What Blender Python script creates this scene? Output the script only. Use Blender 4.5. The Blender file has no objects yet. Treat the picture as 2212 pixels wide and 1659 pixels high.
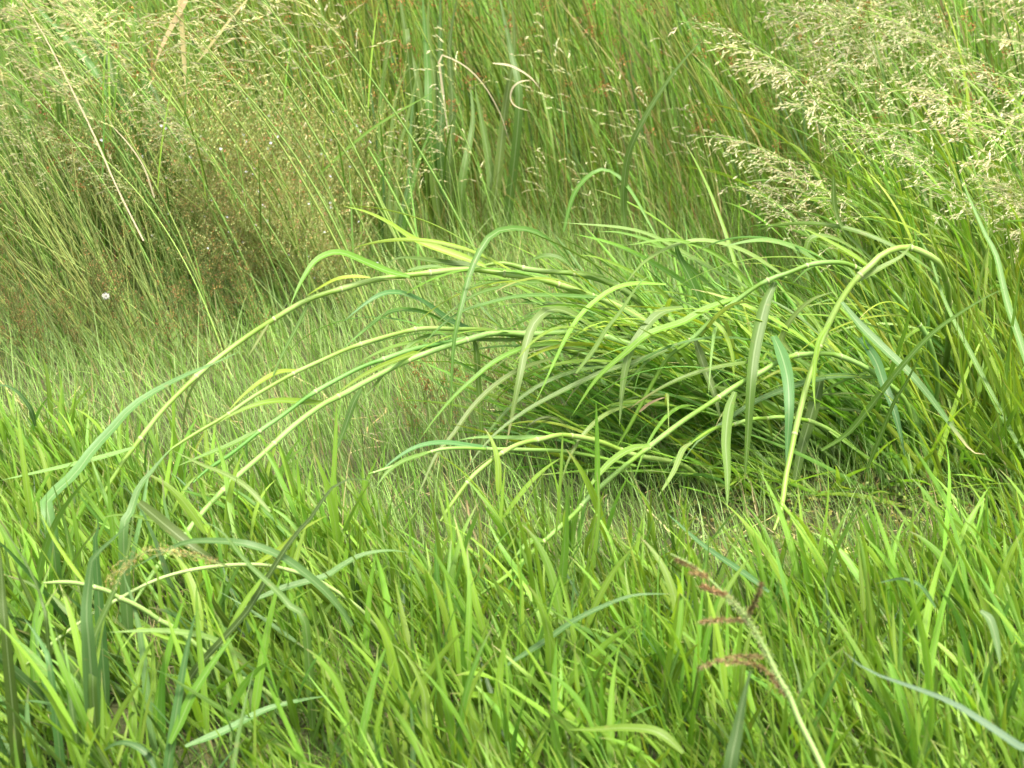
import bpy, math, random
import numpy as np
from mathutils import Vector, Matrix
rng = np.random.default_rng(11)
random.seed(11)
R = math.radians
scene = bpy.context.scene
col = scene.collection

# ---------------------------------------------------------------- camera, sky, sun, exposure
CAM_H, PITCH, HFOV = 1.5, R(18.0), R(26.0)
cam_data = bpy.data.cameras.new('camera'); cam = bpy.data.objects.new('camera', cam_data); col.objects.link(cam)
cam.location = (0, 0, CAM_H); cam.rotation_euler = (R(90)-PITCH, 0, 0)
cam_data.sensor_width = 36; cam_data.angle = HFOV; cam_data.clip_end = 4000
cam_data.dof.use_dof = True; cam_data.dof.focus_distance = 4.15; cam_data.dof.aperture_fstop = 8
scene.camera = cam
SUN_EL, SUN_AZ = R(68), R(140)         # azimuth clockwise from +Y: high, behind the camera's right shoulder
w = bpy.data.worlds.new('World'); scene.world = w; w.use_nodes = True
nt = w.node_tree; bg = nt.nodes['Background']; sky = nt.nodes.new('ShaderNodeTexSky')
sky.sky_type = 'NISHITA'; sky.sun_disc = False; sky.sun_elevation = SUN_EL; sky.sun_rotation = SUN_AZ
sky.air_density = 0.7; sky.dust_density = 7.0; sky.ozone_density = 0.5
nt.links.new(sky.outputs[0], bg.inputs[0]); bg.inputs[1].default_value = 0.15
sd = bpy.data.lights.new('sun', 'SUN'); sd.energy = 2.4; sd.angle = R(10); sd.color = (1, .94, .82)
so = bpy.data.objects.new('sun', sd); col.objects.link(so)
sv = Vector((math.sin(SUN_AZ)*math.cos(SUN_EL), math.cos(SUN_AZ)*math.cos(SUN_EL), math.sin(SUN_EL)))
so.rotation_euler = (-sv).to_track_quat('-Z', 'Y').to_euler(); so.location = (3, -4, 8)
scene.view_settings.view_transform = 'Standard'; scene.view_settings.look = 'None'
scene.view_settings.gamma = 1; scene.view_settings.use_curve_mapping = False
scene.view_settings.exposure = 1.38

# ---------------------------------------------------------------- helpers
FPX = 1106/math.tan(HFOV/2)
def at(px, py, Y):
    a = (px-1106)/FPX; b = (829.5-py)/FPX
    c, s = math.cos(PITCH), math.sin(PITCH)
    dy = c+b*s; dz = -s+b*c; t = Y/dy
    return np.array((a*t, Y, CAM_H+dz*t))
def ground_at(px, py):
    a = (px-1106)/FPX; b = (829.5-py)/FPX
    c, s = math.cos(PITCH), math.sin(PITCH)
    dy = c+b*s; dz = -s+b*c; t = -CAM_H/dz
    return np.array((a*t, dy*t, 0))
def project(P):
    c, s = math.cos(PITCH), math.sin(PITCH)
    y = P[..., 1]; z = P[..., 2]-CAM_H
    d = y*c-z*s; u = y*s+z*c
    return 1106+FPX*P[..., 0]/d, 829.5-FPX*u/d
OFFX = {'0': 0.0, '1': 737.7, '2': 1474.3}; OFFY = {'0': 0.0, '1': 553.0, '2': 1106.0}
def pts(s):
    """'01:610,1650 740,1440; 11:0,215' or 'F:..' -> outline points read off the photograph"""
    out = []
    for seg in s.split(';'):
        k, body = seg.strip().split(':')
        for p in body.split():
            x, y = map(float, p.split(','))
            if k != 'F': x = OFFX[k[0]]+x*.3335; y = OFFY[k[1]]+y*.3335
            out.append((x, y))
    return out
def world_path(P2, Ys):
    P2 = np.array(P2, float)
    d = np.r_[0, np.cumsum(np.hypot(*np.diff(P2, axis=0).T))]; d /= d[-1]
    Y = np.interp(d, np.linspace(0, 1, len(Ys)), Ys)
    return np.array([at(x, y, yy) for (x, y), yy in zip(P2, Y)])
def resample(P, n):
    P = np.asarray(P, float)
    Q = np.vstack([2*P[0]-P[1], P, 2*P[-1]-P[-2]])
    out = []
    for i in range(len(P)-1):
        p0, p1, p2, p3 = Q[i:i+4]
        for t in np.linspace(0, 1, 10, endpoint=False):
            out.append(.5*((2*p1)+(-p0+p2)*t+(2*p0-5*p1+4*p2-p3)*t*t+(-p0+3*p1-3*p2+p3)*t**3))
    out.append(P[-1]); out = np.array(out)
    d = np.r_[0, np.cumsum(np.linalg.norm(np.diff(out, axis=0), axis=1))]; d /= d[-1]
    tt = np.linspace(0, 1, n)
    return np.stack([np.interp(tt, d, out[:, k]) for k in range(3)], 1)
def nz(v): return v/np.maximum(np.linalg.norm(v, axis=-1, keepdims=True), 1e-9)

class Geo:
    """collects quads/tris with a tint and a (t, s, rnd) coordinate, links them as ONE mesh object"""
    def __init__(s): s.v = []; s.f = []; s.c = []; s.t = []; s.n = 0
    def add(s, V, F, C, T):
        s.v.append(V); s.f.append(F+s.n); s.c.append(C); s.t.append(T); s.n += len(V)
    def mesh(s, name, mat):
        V = np.concatenate(s.v).astype(np.float32); C = np.concatenate(s.c).astype(np.float32); T = np.concatenate(s.t).astype(np.float32)
        F = np.concatenate(s.f).astype(np.int32)
        me = bpy.data.meshes.new(name)
        me.vertices.add(len(V)); me.vertices.foreach_set('co', V.ravel())
        me.loops.add(F.size); me.loops.foreach_set('vertex_index', F.ravel())
        me.polygons.add(len(F)); me.polygons.foreach_set('loop_start', np.arange(0, F.size, 4, dtype=np.int32))
        me.polygons.foreach_set('use_smooth', np.ones(len(F), bool))
        me.update(calc_edges=True)
        a = me.attributes.new('tint', 'FLOAT_COLOR', 'POINT'); a.data.foreach_set('color', np.c_[C, np.ones(len(C))].astype(np.float32).ravel())
        a = me.attributes.new('ts', 'FLOAT_VECTOR', 'POINT'); a.data.foreach_set('vector', T.ravel())
        me.materials.append(mat)
        return me
    def build(s, name, mat, parent=None, loc=None):
        me = s.mesh(name, mat); o = bpy.data.objects.new(name, me); col.objects.link(o)
        if parent: o.parent = parent
        return o

def ribbons(g, P, W, side, fold, tint, rnd=None, cross=3, tipcol=None, tipstart=.8):
    """P (N,K,3) centre lines, W (N,K) full widths, side (N,K,3)"""
    N, K, _ = P.shape
    T = nz(np.gradient(P, axis=1)); side = nz(side-(side*T).sum(-1, keepdims=True)*T); nrm = np.cross(side, T)
    if rnd is None: rnd = rng.random(N)
    h = (W/2)[..., None]
    if cross == 3:
        V = np.stack([P-side*h+nrm*h*fold, P, P+side*h+nrm*h*fold], 2); S = np.array([-1, 0, 1.])
    else:
        V = np.stack([P-side*h, P+side*h], 2); S = np.array([-1, 1.])
    c = len(S)
    idx = np.arange(N*K*c).reshape(N, K, c)
    F = np.stack([idx[:, :-1, :-1], idx[:, :-1, 1:], idx[:, 1:, 1:], idx[:, 1:, :-1]], -1).reshape(-1, 4)
    t = np.linspace(0, 1, K)
    tint = np.asarray(tint, float)
    if tint.ndim == 1: tint = np.tile(tint, (N, 1))
    C = np.broadcast_to(tint[:, None, :], (N, K, 3)).copy()
    if tipcol is not None:
        m = np.clip((t-tipstart)/(1-tipstart), 0, 1)[None, :, None]*(rnd[:, None, None] < .5)
        C = C*(1-m)+np.asarray(tipcol)*m
    C = np.repeat(C[:, :, None, :], c, 2)
    TS = np.empty((N, K, c, 3)); TS[..., 0] = t[None, :, None]; TS[..., 1] = S; TS[..., 2] = rnd[:, None, None]
    g.add(V.reshape(-1, 3), F, C.reshape(-1, 3), TS.reshape(-1, 3))
def tube(g, P, rad, tint, sides=6, ramp=None):
    P = np.asarray(P); K = len(P); T = nz(np.gradient(P, axis=0))
    ref = np.array((0, -.8, .6)); a = nz(np.cross(T, ref)+1e-6); b = np.cross(T, a)
    ang = np.linspace(0, 2*math.pi, sides, endpoint=False)
    rad = np.broadcast_to(rad, (K,))
    V = P[:, None]+(a[:, None]*np.cos(ang)[None, :, None]+b[:, None]*np.sin(ang)[None, :, None])*rad[:, None, None]
    idx = np.arange(K*sides).reshape(K, sides); nx = np.roll(idx, -1, 1)
    F = np.stack([idx[:-1], nx[:-1], nx[1:], idx[1:]], -1).reshape(-1, 4)
    C = np.broadcast_to(np.asarray(tint, float), (K, 3)) if np.ndim(tint) == 1 else tint
    C = np.repeat(C[:, None], sides, 1)
    TS = np.zeros((K, sides, 3)); TS[..., 0] = np.linspace(0, 1, K)[:, None]; TS[..., 1] = (ang/math.pi-1)[None]; TS[..., 2] = random.random()
    g.add(V.reshape(-1, 3), F, C.reshape(-1, 3), TS.reshape(-1, 3))
def batch_tubes(g, P, rad, tint):
    """three-sided thin stems, P (N,K,3), rad (N,K)"""
    N, K, _ = P.shape; T = nz(np.gradient(P, axis=1)); ref = np.array((.3, -.8, .5))
    a = nz(np.cross(T, ref)); b = np.cross(T, a); ang = np.arange(3)*2*math.pi/3
    V = P[:, :, None]+(a[:, :, None]*np.cos(ang)[:, None]+b[:, :, None]*np.sin(ang)[:, None])*rad[:, :, None, None]
    idx = np.arange(N*K*3).reshape(N, K, 3); nx = np.roll(idx, -1, 2)
    F = np.stack([idx[:, :-1], nx[:, :-1], nx[:, 1:], idx[:, 1:]], -1).reshape(-1, 4)
    C = np.repeat(np.repeat(np.asarray(tint)[:, None, None], K, 1), 3, 2)
    TS = np.zeros((N, K, 3, 3)); TS[..., 0] = np.linspace(0, 1, K)[None, :, None]; TS[..., 2] = rng.random(N)[:, None, None]
    g.add(V.reshape(-1, 3), F, C.reshape(-1, 3), TS.reshape(-1, 3))
def grains(g, C0, D, L, Wd, tint):
    """small seed shapes: two crossed quads each. C0 (N,3) base, D (N,3) direction"""
    N = len(C0); D = nz(D); a = nz(np.cross(D, rng.normal(size=(N, 3)))); b = np.cross(D, a)
    L = np.broadcast_to(L, (N,))[:, None]; Wd = np.broadcast_to(Wd, (N,))[:, None]
    for s in (a, b):
        V = np.stack([C0, C0+D*L*.45+s*Wd/2, C0+D*L, C0+D*L*.45-s*Wd/2], 1)
        F = np.arange(N*4).reshape(N, 4)
        C = np.repeat(np.asarray(tint)[:, None], 4, 1); TS = np.zeros((N, 4, 3)); TS[..., 0] = .5; TS[..., 1] = .5
        g.add(V.reshape(-1, 3), F, C.reshape(-1, 3), TS.reshape(-1, 3))

def curves(base, az, tilt, bend, length, K, power=1.4, wob=0):
    """centre lines of blades: base (N,3); lean from vertical grows from tilt to tilt+bend along the blade"""
    N = len(base); t = np.linspace(0, 1, K)
    th = tilt[:, None]+bend[:, None]*t[None]**power
    a = az[:, None]+wob*np.sin(t*4)[None]*rng.normal(size=(N, 1))
    d = np.stack([np.sin(th)*np.cos(a), np.sin(th)*np.sin(a), np.cos(th)], -1)
    seg = d[:, :-1]*(length/(K-1))[:, None, None]
    P = np.concatenate([np.zeros((N, 1, 3)), np.cumsum(seg, 1)], 1)+base[:, None]
    side = np.stack([-np.sin(a), np.cos(a), np.zeros_like(a)], -1)
    return P, side, d
def twist_side(P, side, tw):
    T = nz(np.gradient(P, axis=1)); n = np.cross(side, T)
    return side*np.cos(tw)[..., None]+n*np.sin(tw)[..., None]
def profile(K, kind='blade'):
    t = np.linspace(0, 1, K)
    if kind == 'blade': return np.clip((.45+.55*np.clip(t/.18, 0, 1))*(1-t**2.6)**.9, .03, 1)
    if kind == 'lance': return np.clip(np.sin(np.pi*np.clip(t*.93+.07, 0, 1)**.62), .04, 1)
    if kind == 'taper0': return np.clip((1-t**5)*(.8+.2*t), .15, 1)
    return np.clip(1-t*.9, .05, 1)
def jitter(base, N, amt=.25, hue=.12):
    base = np.asarray(base, float); v = np.exp(rng.normal(0, amt, (N, 1)))
    h = 1+rng.normal(0, hue, (N, 3)); return np.clip(base*v*h, .005, .8)

FRESH = np.array((.172, .322, .036)); MID = np.array((.115, .238, .036)); DARK = np.array((.078, .142, .028))
BLUE = np.array((.098, .215, .062)); PALE = np.array((.195, .325, .078)); YEL = np.array((.225, .345, .035))
STRAW = np.array((.400, .340, .170)); CREAM = np.array((.560, .500, .320)); RUST = np.array((.310, .155, .065)); OLIVE = np.array((.220, .270, .080))
TINTS = dict(f=FRESH, m=MID, d=DARK, b=BLUE, p=PALE, y=YEL, s=STRAW, c=CREAM, r=RUST, o=OLIVE)

# ---------------------------------------------------------------- materials
def leaf_material(name, trans=.38, rough=.45, spec=.35, rib=.5, vein=.25, objvar=.35, spots=.4):
    m = bpy.data.materials.new(name); m.use_nodes = True; n = m.node_tree.nodes; l = m.node_tree.links
    for x in list(n): n.remove(x)
    out = n.new('ShaderNodeOutputMaterial'); pb = n.new('ShaderNodeBsdfPrincipled'); tr = n.new('ShaderNodeBsdfTranslucent'); mx = n.new('ShaderNodeMixShader')
    at_ = n.new('ShaderNodeAttribute'); at_.attribute_name = 'tint'; ts = n.new('ShaderNodeAttribute'); ts.attribute_name = 'ts'
    oi = n.new('ShaderNodeObjectInfo'); sx = n.new('ShaderNodeSeparateXYZ'); l.new(ts.outputs['Vector'], sx.inputs[0])
    def M(op, a, b=None):
        q = n.new('ShaderNodeMath'); q.operation = op
        for i, v in enumerate((a, b)):
            if v is None: continue
            if isinstance(v, (int, float)): q.inputs[i].default_value = v
            else: l.new(v, q.inputs[i])
        return q.outputs[0]
    hsv = n.new('ShaderNodeHueSaturation'); l.new(at_.outputs['Color'], hsv.inputs['Color'])
    l.new(M('ADD', M('MULTIPLY', M('SUBTRACT', oi.outputs['Random'], .5), .035), .5), hsv.inputs['Hue'])
    r2 = M('FRACT', M('MULTIPLY', oi.outputs['Random'], 17.31))
    l.new(M('ADD', M('MULTIPLY', M('SUBTRACT', r2, .5), objvar*1.4), 1.0), hsv.inputs['Value'])
    # lengthwise veins and blotches, in the leaf's own coordinates
    cx = n.new('ShaderNodeCombineXYZ'); l.new(M('MULTIPLY', sx.outputs[0], 2.5), cx.inputs[0]); l.new(M('MULTIPLY', sx.outputs[1], 7.0), cx.inputs[1])
    l.new(M('MULTIPLY', sx.outputs[2], 91.0), cx.inputs[2])
    nz_ = n.new('ShaderNodeTexNoise'); nz_.inputs['Scale'].default_value = 1.0; nz_.inputs['Detail'].default_value = 2; l.new(cx.outputs[0], nz_.inputs['Vector'])
    veinv = M('ADD', M('MULTIPLY', M('SUBTRACT', nz_.outputs[0], .5), vein*2.4), 1.0)
    ribm = M('MULTIPLY', M('LESS_THAN', M('ABSOLUTE', sx.outputs[1]), .11), rib)
    mul = n.new('ShaderNodeMix'); mul.data_type = 'RGBA'; mul.blend_type = 'MULTIPLY'; mul.inputs[0].default_value = 1
    cc = n.new('ShaderNodeCombineColor')
    for i in range(3): l.new(veinv, cc.inputs[i])
    l.new(hsv.outputs[0], mul.inputs[6]); l.new(cc.outputs[0], mul.inputs[7])
    rb = n.new('ShaderNodeMix'); rb.data_type = 'RGBA'; l.new(ribm, rb.inputs[0]); l.new(mul.outputs[2], rb.inputs[6]); rb.inputs[7].default_value = (.36, .46, .24, 1)
    tc = n.new('ShaderNodeTexCoord'); sp = n.new('ShaderNodeTexNoise'); sp.inputs['Scale'].default_value = 75; sp.inputs['Detail'].default_value = 3; l.new(tc.outputs['Object'], sp.inputs['Vector'])
    big = n.new('ShaderNodeTexNoise'); big.inputs['Scale'].default_value = 9; l.new(tc.outputs['Object'], big.inputs['Vector'])
    sm = M('MULTIPLY', M('MINIMUM', M('MAXIMUM', M('MULTIPLY', M('SUBTRACT', M('ADD', sp.outputs[0], M('MULTIPLY', big.outputs[0], .45)), .90), 9.0), 0.0), 1.0), spots)
    r0 = rb; rb = n.new('ShaderNodeMix'); rb.data_type = 'RGBA'; l.new(sm, rb.inputs[0]); l.new(r0.outputs[2], rb.inputs[6]); rb.inputs[7].default_value = (.30, .25, .10, 1)
    l.new(rb.outputs[2], pb.inputs['Base Color']); pb.inputs['Roughness'].default_value = rough
    pb.inputs['Specular IOR Level'].default_value = spec
    gm = n.new('ShaderNodeMix'); gm.data_type = 'RGBA'; gm.blend_type = 'MULTIPLY'; gm.inputs[0].default_value = 1
    l.new(rb.outputs[2], gm.inputs[6]); gm.inputs[7].default_value = (1.35, 1.25, .55, 1); l.new(gm.outputs[2], tr.inputs[0])
    bp = n.new('ShaderNodeBump'); bp.inputs['Strength'].default_value = .25; bp.inputs['Distance'].default_value = .001
    l.new(nz_.outputs[0], bp.inputs['Height']); l.new(bp.outputs[0], pb.inputs['Normal'])
    mx.inputs[0].default_value = trans; l.new(pb.outputs[0], mx.inputs[1]); l.new(tr.outputs[0], mx.inputs[2]); l.new(mx.outputs[0], out.inputs[0])
    return m
M_LEAF = leaf_material('grass_leaf', spec=.3, rib=.35); M_FINE = leaf_material('fine_grass', trans=.3, rib=0, rough=.6, spec=.2)
M_BROAD = leaf_material('broad_grass', trans=.42, rib=.22, vein=.2)
M_CULM = leaf_material('culm', trans=0.06, rib=0, rough=.45, spec=.35, vein=.25, objvar=.12, spots=.12)
M_DRY = leaf_material('dry_straw', trans=.2, rib=0, rough=.8, spec=.1)
M_SEED = leaf_material('seed', trans=.25, rib=0, rough=.7, spec=.15)

# ---------------------------------------------------------------- the ground
def ground_material():
    m = bpy.data.materials.new('soil'); m.use_nodes = True; n = m.node_tree.nodes; l = m.node_tree.links; pb = n['Principled BSDF']
    tc = n.new('ShaderNodeTexCoord'); a = n.new('ShaderNodeTexNoise'); a.inputs['Scale'].default_value = 9; a.inputs['Detail'].default_value = 8
    b = n.new('ShaderNodeTexNoise'); b.inputs['Scale'].default_value = 140; b.inputs['Detail'].default_value = 4
    l.new(tc.outputs['Object'], a.inputs[0]); l.new(tc.outputs['Object'], b.inputs[0])
    r = n.new('ShaderNodeValToRGB'); r.color_ramp.elements[0].color = (.035, .040, .014, 1); r.color_ramp.elements[1].color = (.16, .14, .065, 1)
    r.color_ramp.elements[0].position = .3; r.color_ramp.elements[1].position = .75
    r.color_ramp.elements.new(.5).color = (.075, .090, .026, 1)
    mx = n.new('ShaderNodeMath'); mx.operation = 'MULTIPLY_ADD'; mx.inputs[1].default_value = .5; mx.inputs[2].default_value = .0
    ad = n.new('ShaderNodeMath'); ad.operation = 'ADD'; l.new(b.outputs[0], mx.inputs[0]); l.new(mx.outputs[0], ad.inputs[0])
    h = n.new('ShaderNodeMath'); h.operation = 'MULTIPLY'; h.inputs[1].default_value = .5; l.new(a.outputs[0], h.inputs[0]); l.new(h.outputs[0], ad.inputs[1])
    l.new(ad.outputs[0], r.inputs[0]); l.new(r.outputs[0], pb.inputs['Base Color']); pb.inputs['Roughness'].default_value = .95
    bp = n.new('ShaderNodeBump'); bp.inputs['Strength'].default_value = .8; bp.inputs['Distance'].default_value = .02; l.new(b.outputs[0], bp.inputs['Height']); l.new(bp.outputs[0], pb.inputs['Normal'])
    return m
def zg(x, y): return .018*np.sin(x*2.1+1.3)*np.cos(y*1.7)+.010*np.sin(x*5.3+y*4.1)
xs = np.r_[-600, -120, -30, -12, np.linspace(-6, 6, 90), 12, 30, 120, 600]; ys = np.r_[-600, -60, -8, np.linspace(-1, 12, 100), 20, 50, 150, 900]
XX, YY = np.meshgrid(xs, ys, indexing='ij'); ZZ = zg(XX, YY)*np.exp(-np.clip(np.hypot(XX, YY-5)-9, 0, None)*.1)-.01
me = bpy.data.meshes.new('ground'); idx = np.arange(XX.size).reshape(XX.shape)
Fq = np.stack([idx[:-1, :-1], idx[1:, :-1], idx[1:, 1:], idx[:-1, 1:]], -1).reshape(-1, 4)
me.from_pydata(np.stack([XX, YY, ZZ], -1).reshape(-1, 3).tolist(), [], Fq.tolist()); me.materials.append(ground_material())
go = bpy.data.objects.new('ground', me); col.objects.link(go); go['kind'] = 'structure'; go['label'] = 'dark soil and thatch under the meadow grass'

def tag(o, label=None, cat=None, group=None, kind=None):
    if label: o['label'] = label
    if cat: o['category'] = cat
    if group: o['group'] = group
    if kind: o['kind'] = kind
    return o
def empty(name, loc, label, cat, group=None):
    o = bpy.data.objects.new(name, None); o.empty_display_size = .05; col.objects.link(o); o.location = Vector(loc)
    return tag(o, label, cat, group)
def copy_tree(o, parent=None, parts=None):
    c = o.copy(); col.objects.link(c)
    if parent: c.parent = parent
    for ch in (parts[o.name] if parts is not None else ()):
        copy_tree(ch, c, parts)
    return c
PARTS = {}; TRACED = []
def reg(o):
    PARTS.setdefault(o.name, [])
    if o.parent: PARTS[o.parent.name].append(o)
    return o

# ---------------------------------------------------------------- uncountable grass: joined, kind = stuff
def scatter(n, x0, x1, y0, y1, keep=None):
    X = rng.uniform(x0, x1, n); Y = rng.uniform(y0, y1, n)
    wid = .30+Y*.30                                          # wider than the view, so a step aside still stands in grass
    k = np.abs(X) < wid+.35
    if keep is not None: k &= keep(X, Y)
    X, Y = X[k], Y[k]; return np.stack([X, Y, zg(X, Y)-.012], 1)
def front_edge(X):
    """how far back (Y) the broad lush grass reaches, along X"""
    return np.interp(X, [-2, -1.1, -.75, -.45, -.2, .1, .35, .6, .85, 1.1, 2.2], [4.35, 4.3, 4.1, 3.75, 3.6, 3.5, 3.42, 3.42, 3.7, 4.7, 5.2])+.06*np.sin(X*13)+.05*np.sin(X*29+1)
def is_litter(X, Y): return ((X-.60)/.33)**2+((Y-3.72)/.20)**2 < 1

# fine short pale grass in the middle
g = Geo()
B = scatter(95000, -3.2, 3.2, 3.3, 6.6, lambda X, Y: (Y > front_edge(X)-.25) & ((~is_litter(X, Y)) | (rng.random(len(X)) < .6)))
N = len(B); az = np.pi+rng.normal(0, 1.0, N); L = rng.gamma(8, .0165, N)*np.interp(B[:, 1], [3.4, 4.6, 6], [.75, 1.0, 1.15])
P, S, D = curves(B, az, np.abs(rng.normal(.30, .22, N)), rng.uniform(.1, 1.1, N), L, 5)
Wd = rng.uniform(.0014, .0034, N)[:, None]*profile(5, 'taper')[None]
mixv = rng.random(N); base = np.where(mixv[:, None] < .52, np.array((.240, .355, .125)), np.where(mixv[:, None] < .74, MID*1.15, np.where(mixv[:, None] < .92, PALE*1.25, STRAW*.9)))
ribbons(g, P, Wd, twist_side(P, S, rng.normal(0, .8, (N, 1))*np.ones(5)), 0, base*np.exp(rng.normal(0, .22, (N, 1))), cross=2)
o = g.build('short_grass', M_FINE); tag(o, 'fine short pale green grass carpeting the middle ground', 'grass', kind='stuff')

# thin stems and thatch under the broad blades
g = Geo(); B = scatter(30000, -2.6, 2.6, 1.9, 4.9, lambda X, Y: Y < front_edge(X)+.15); N = len(B)
P, S, D = curves(B, rng.uniform(0, 6.28, N), np.abs(rng.normal(.45, .35, N)), rng.uniform(0, .9, N), rng.uniform(.05, .15, N), 5)
mixv = rng.random(N)[:, None]
ribbons(g, P, rng.uniform(.0015, .0035, N)[:, None]*profile(5, 'taper'), S, 0, np.where(mixv < .6, MID, np.where(mixv < .85, PALE, STRAW*.8))*np.exp(rng.normal(0, .3, (N, 1))), cross=2)
o = g.build('undergrowth', M_FINE); tag(o, 'thin grass stems and thatch between the broad blades', 'grass', kind='stuff')
# dead straw litter and curled stalks
g = Geo(); B = scatter(9000, -2.6, 2.6, 3.0, 6.6, lambda X, Y: is_litter(X, Y) | (rng.random(len(X)) < .16)); N = len(B); B[:, 2] += rng.uniform(.005, .03, N)
P, S, D = curves(B, rng.uniform(0, 6.28, N), rng.uniform(1.1, 1.6, N), rng.normal(0, .8, N), rng.uniform(.03, .12, N), 5, wob=.5)
ribbons(g, P, rng.uniform(.0012, .004, N)[:, None]*np.ones(5), S, 0, jitter(STRAW*.75, N, .4, .08), cross=2)
o = g.build('straw_litter', M_DRY); tag(o, 'dead straw and curled stalks lying on bare soil', 'litter', kind='stuff')
# small round leaved weeds in the litter
g = Geo(); B = scatter(2600, .2, 1.1, 3.4, 4.0, is_litter); N = len(B); B[:, 2] += rng.uniform(.01, .06, N)
grains(g, B, rng.normal(size=(N, 3))+np.array((0, 0, .4)), rng.uniform(.006, .015, N), rng.uniform(.004, .009, N), jitter(OLIVE, N, .3))
o = g.build('ground_weeds', M_FINE); tag(o, 'tiny leaved creeping weeds on the bare patch', 'weeds', kind='stuff')

# tall mixed grass behind
def back_edge(X): return np.interp(X, [-2.5, -1.3, -.9, -.4, 0, .5, 1.0, 3], [4.9, 5.0, 5.35, 5.75, 5.9, 5.75, 5.1, 4.7])+.07*np.sin(X*9)
g = Geo()
B = scatter(44000, -4, 4, 4.7, 10.5, lambda X, Y: (Y > back_edge(X)) & (rng.random(len(X)) < np.exp(-(Y-back_edge(X))*.32))); N = len(B)
dep = B[:, 1]-back_edge(B[:, 0])
L = rng.uniform(.25, .75, N)*np.clip(.5+dep*1.2, .5, 1.5)
P, S, D = curves(B, np.pi+rng.normal(0, .8, N), np.abs(rng.normal(.28, .2, N)), rng.uniform(0, 1.1, N)*rng.random(N), L, 7, wob=.2)
mixv = rng.random(N)[:, None]
base = np.where(mixv < .34, MID*1.2, np.where(mixv < .56, FRESH*1.1, np.where(mixv < .68, DARK*.9, np.where(mixv < .84, PALE*1.2, np.where(mixv < .95, STRAW, BLUE)))))
ribbons(g, P, rng.uniform(.0025, .0075, N)[:, None]*profile(7, 'taper'), twist_side(P, S, rng.normal(0, .8, (N, 1))*np.ones(7)), 0, base*np.exp(rng.normal(0, .25, (N, 1))), cross=2)
o = g.build('tall_grass', M_FINE); tag(o, 'tall mixed grass standing behind the short meadow', 'grass', kind='stuff')

g = Geo(); B = scatter(5200, -3.2, 3.2, 4.9, 8.5, lambda X, Y: Y > back_edge(X)+.05); N = len(B)
P, S, D = curves(B, np.pi+rng.normal(0, .7, N), np.abs(rng.normal(.3, .18, N)), rng.uniform(0, 1.1, N)*rng.random(N), rng.uniform(.4, .9, N)*np.clip(.55+(B[:, 1]-back_edge(B[:, 0])), .5, 1.2), 10, wob=.2)
mixv = rng.random(N)[:, None]
ribbons(g, P, rng.uniform(.006, .013, N)[:, None]*profile(10), twist_side(P, S, rng.normal(0, .6, (N, 1))+rng.normal(0, .6, (N, 1))*np.linspace(0, 1, 10)), .3, np.where(mixv < .3, MID, np.where(mixv < .62, FRESH*1.1, np.where(mixv < .8, PALE*1.1, np.where(mixv < .95, BLUE*.9, STRAW))))*np.exp(rng.normal(0, .15, (N, 1))), cross=3, tipcol=STRAW, tipstart=.85)
o = g.build('long_bladed_grass', M_LEAF); tag(o, 'long leaning grass blades mixed through the tall grass at the back', 'grass', kind='stuff')
# criss-cross tangle of bent thin stems in the middle of the background
g = Geo(); B = scatter(20000, -3, 3.2, 4.9, 7.2, lambda X, Y: Y > back_edge(X)-.15); N = len(B)
P, S, D = curves(B, rng.uniform(0, 6.28, N)*.6+np.pi*.7, np.abs(rng.normal(.35, .3, N)), rng.uniform(0, 1.6, N), rng.uniform(.2, .55, N), 7, wob=.4)
mixv = rng.random(N)[:, None]
ribbons(g, P, rng.uniform(.0014, .0036, N)[:, None]*profile(7, 'taper'), S, 0, np.where(mixv < .35, PALE*.9, np.where(mixv < .6, OLIVE, np.where(mixv < .8, STRAW, np.where(mixv < .88, RUST*.7, FRESH))))*np.exp(rng.normal(0, .25, (N, 1))), cross=2)
o = g.build('tangled_grass', M_FINE); tag(o, 'tangle of thin bent pale and straw stems at the foot of the tall grass', 'grass', kind='stuff')
# rusty specks: small rush flowers spread through the tall grass
g = Geo(); N = 5000; x_ = rng.uniform(-1.1, 1.2, N); y_ = back_edge(x_)+rng.uniform(-.15, .5, N); c_ = np.stack([x_, y_, rng.uniform(.3, .85, N)], 1); c_ = np.repeat(c_[::20], 20, 0)[:N]+rng.normal(0, .008, (N, 3))
grains(g, c_, rng.normal(size=(N, 3)), rng.uniform(.004, .009, N), rng.uniform(.0025, .004, N), jitter(RUST, N, .35, .1))
o = g.build('rusty_flowers', M_SEED); tag(o, 'rusty brown rush flowers scattered through the tall grass', 'flowers', kind='stuff')

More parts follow.
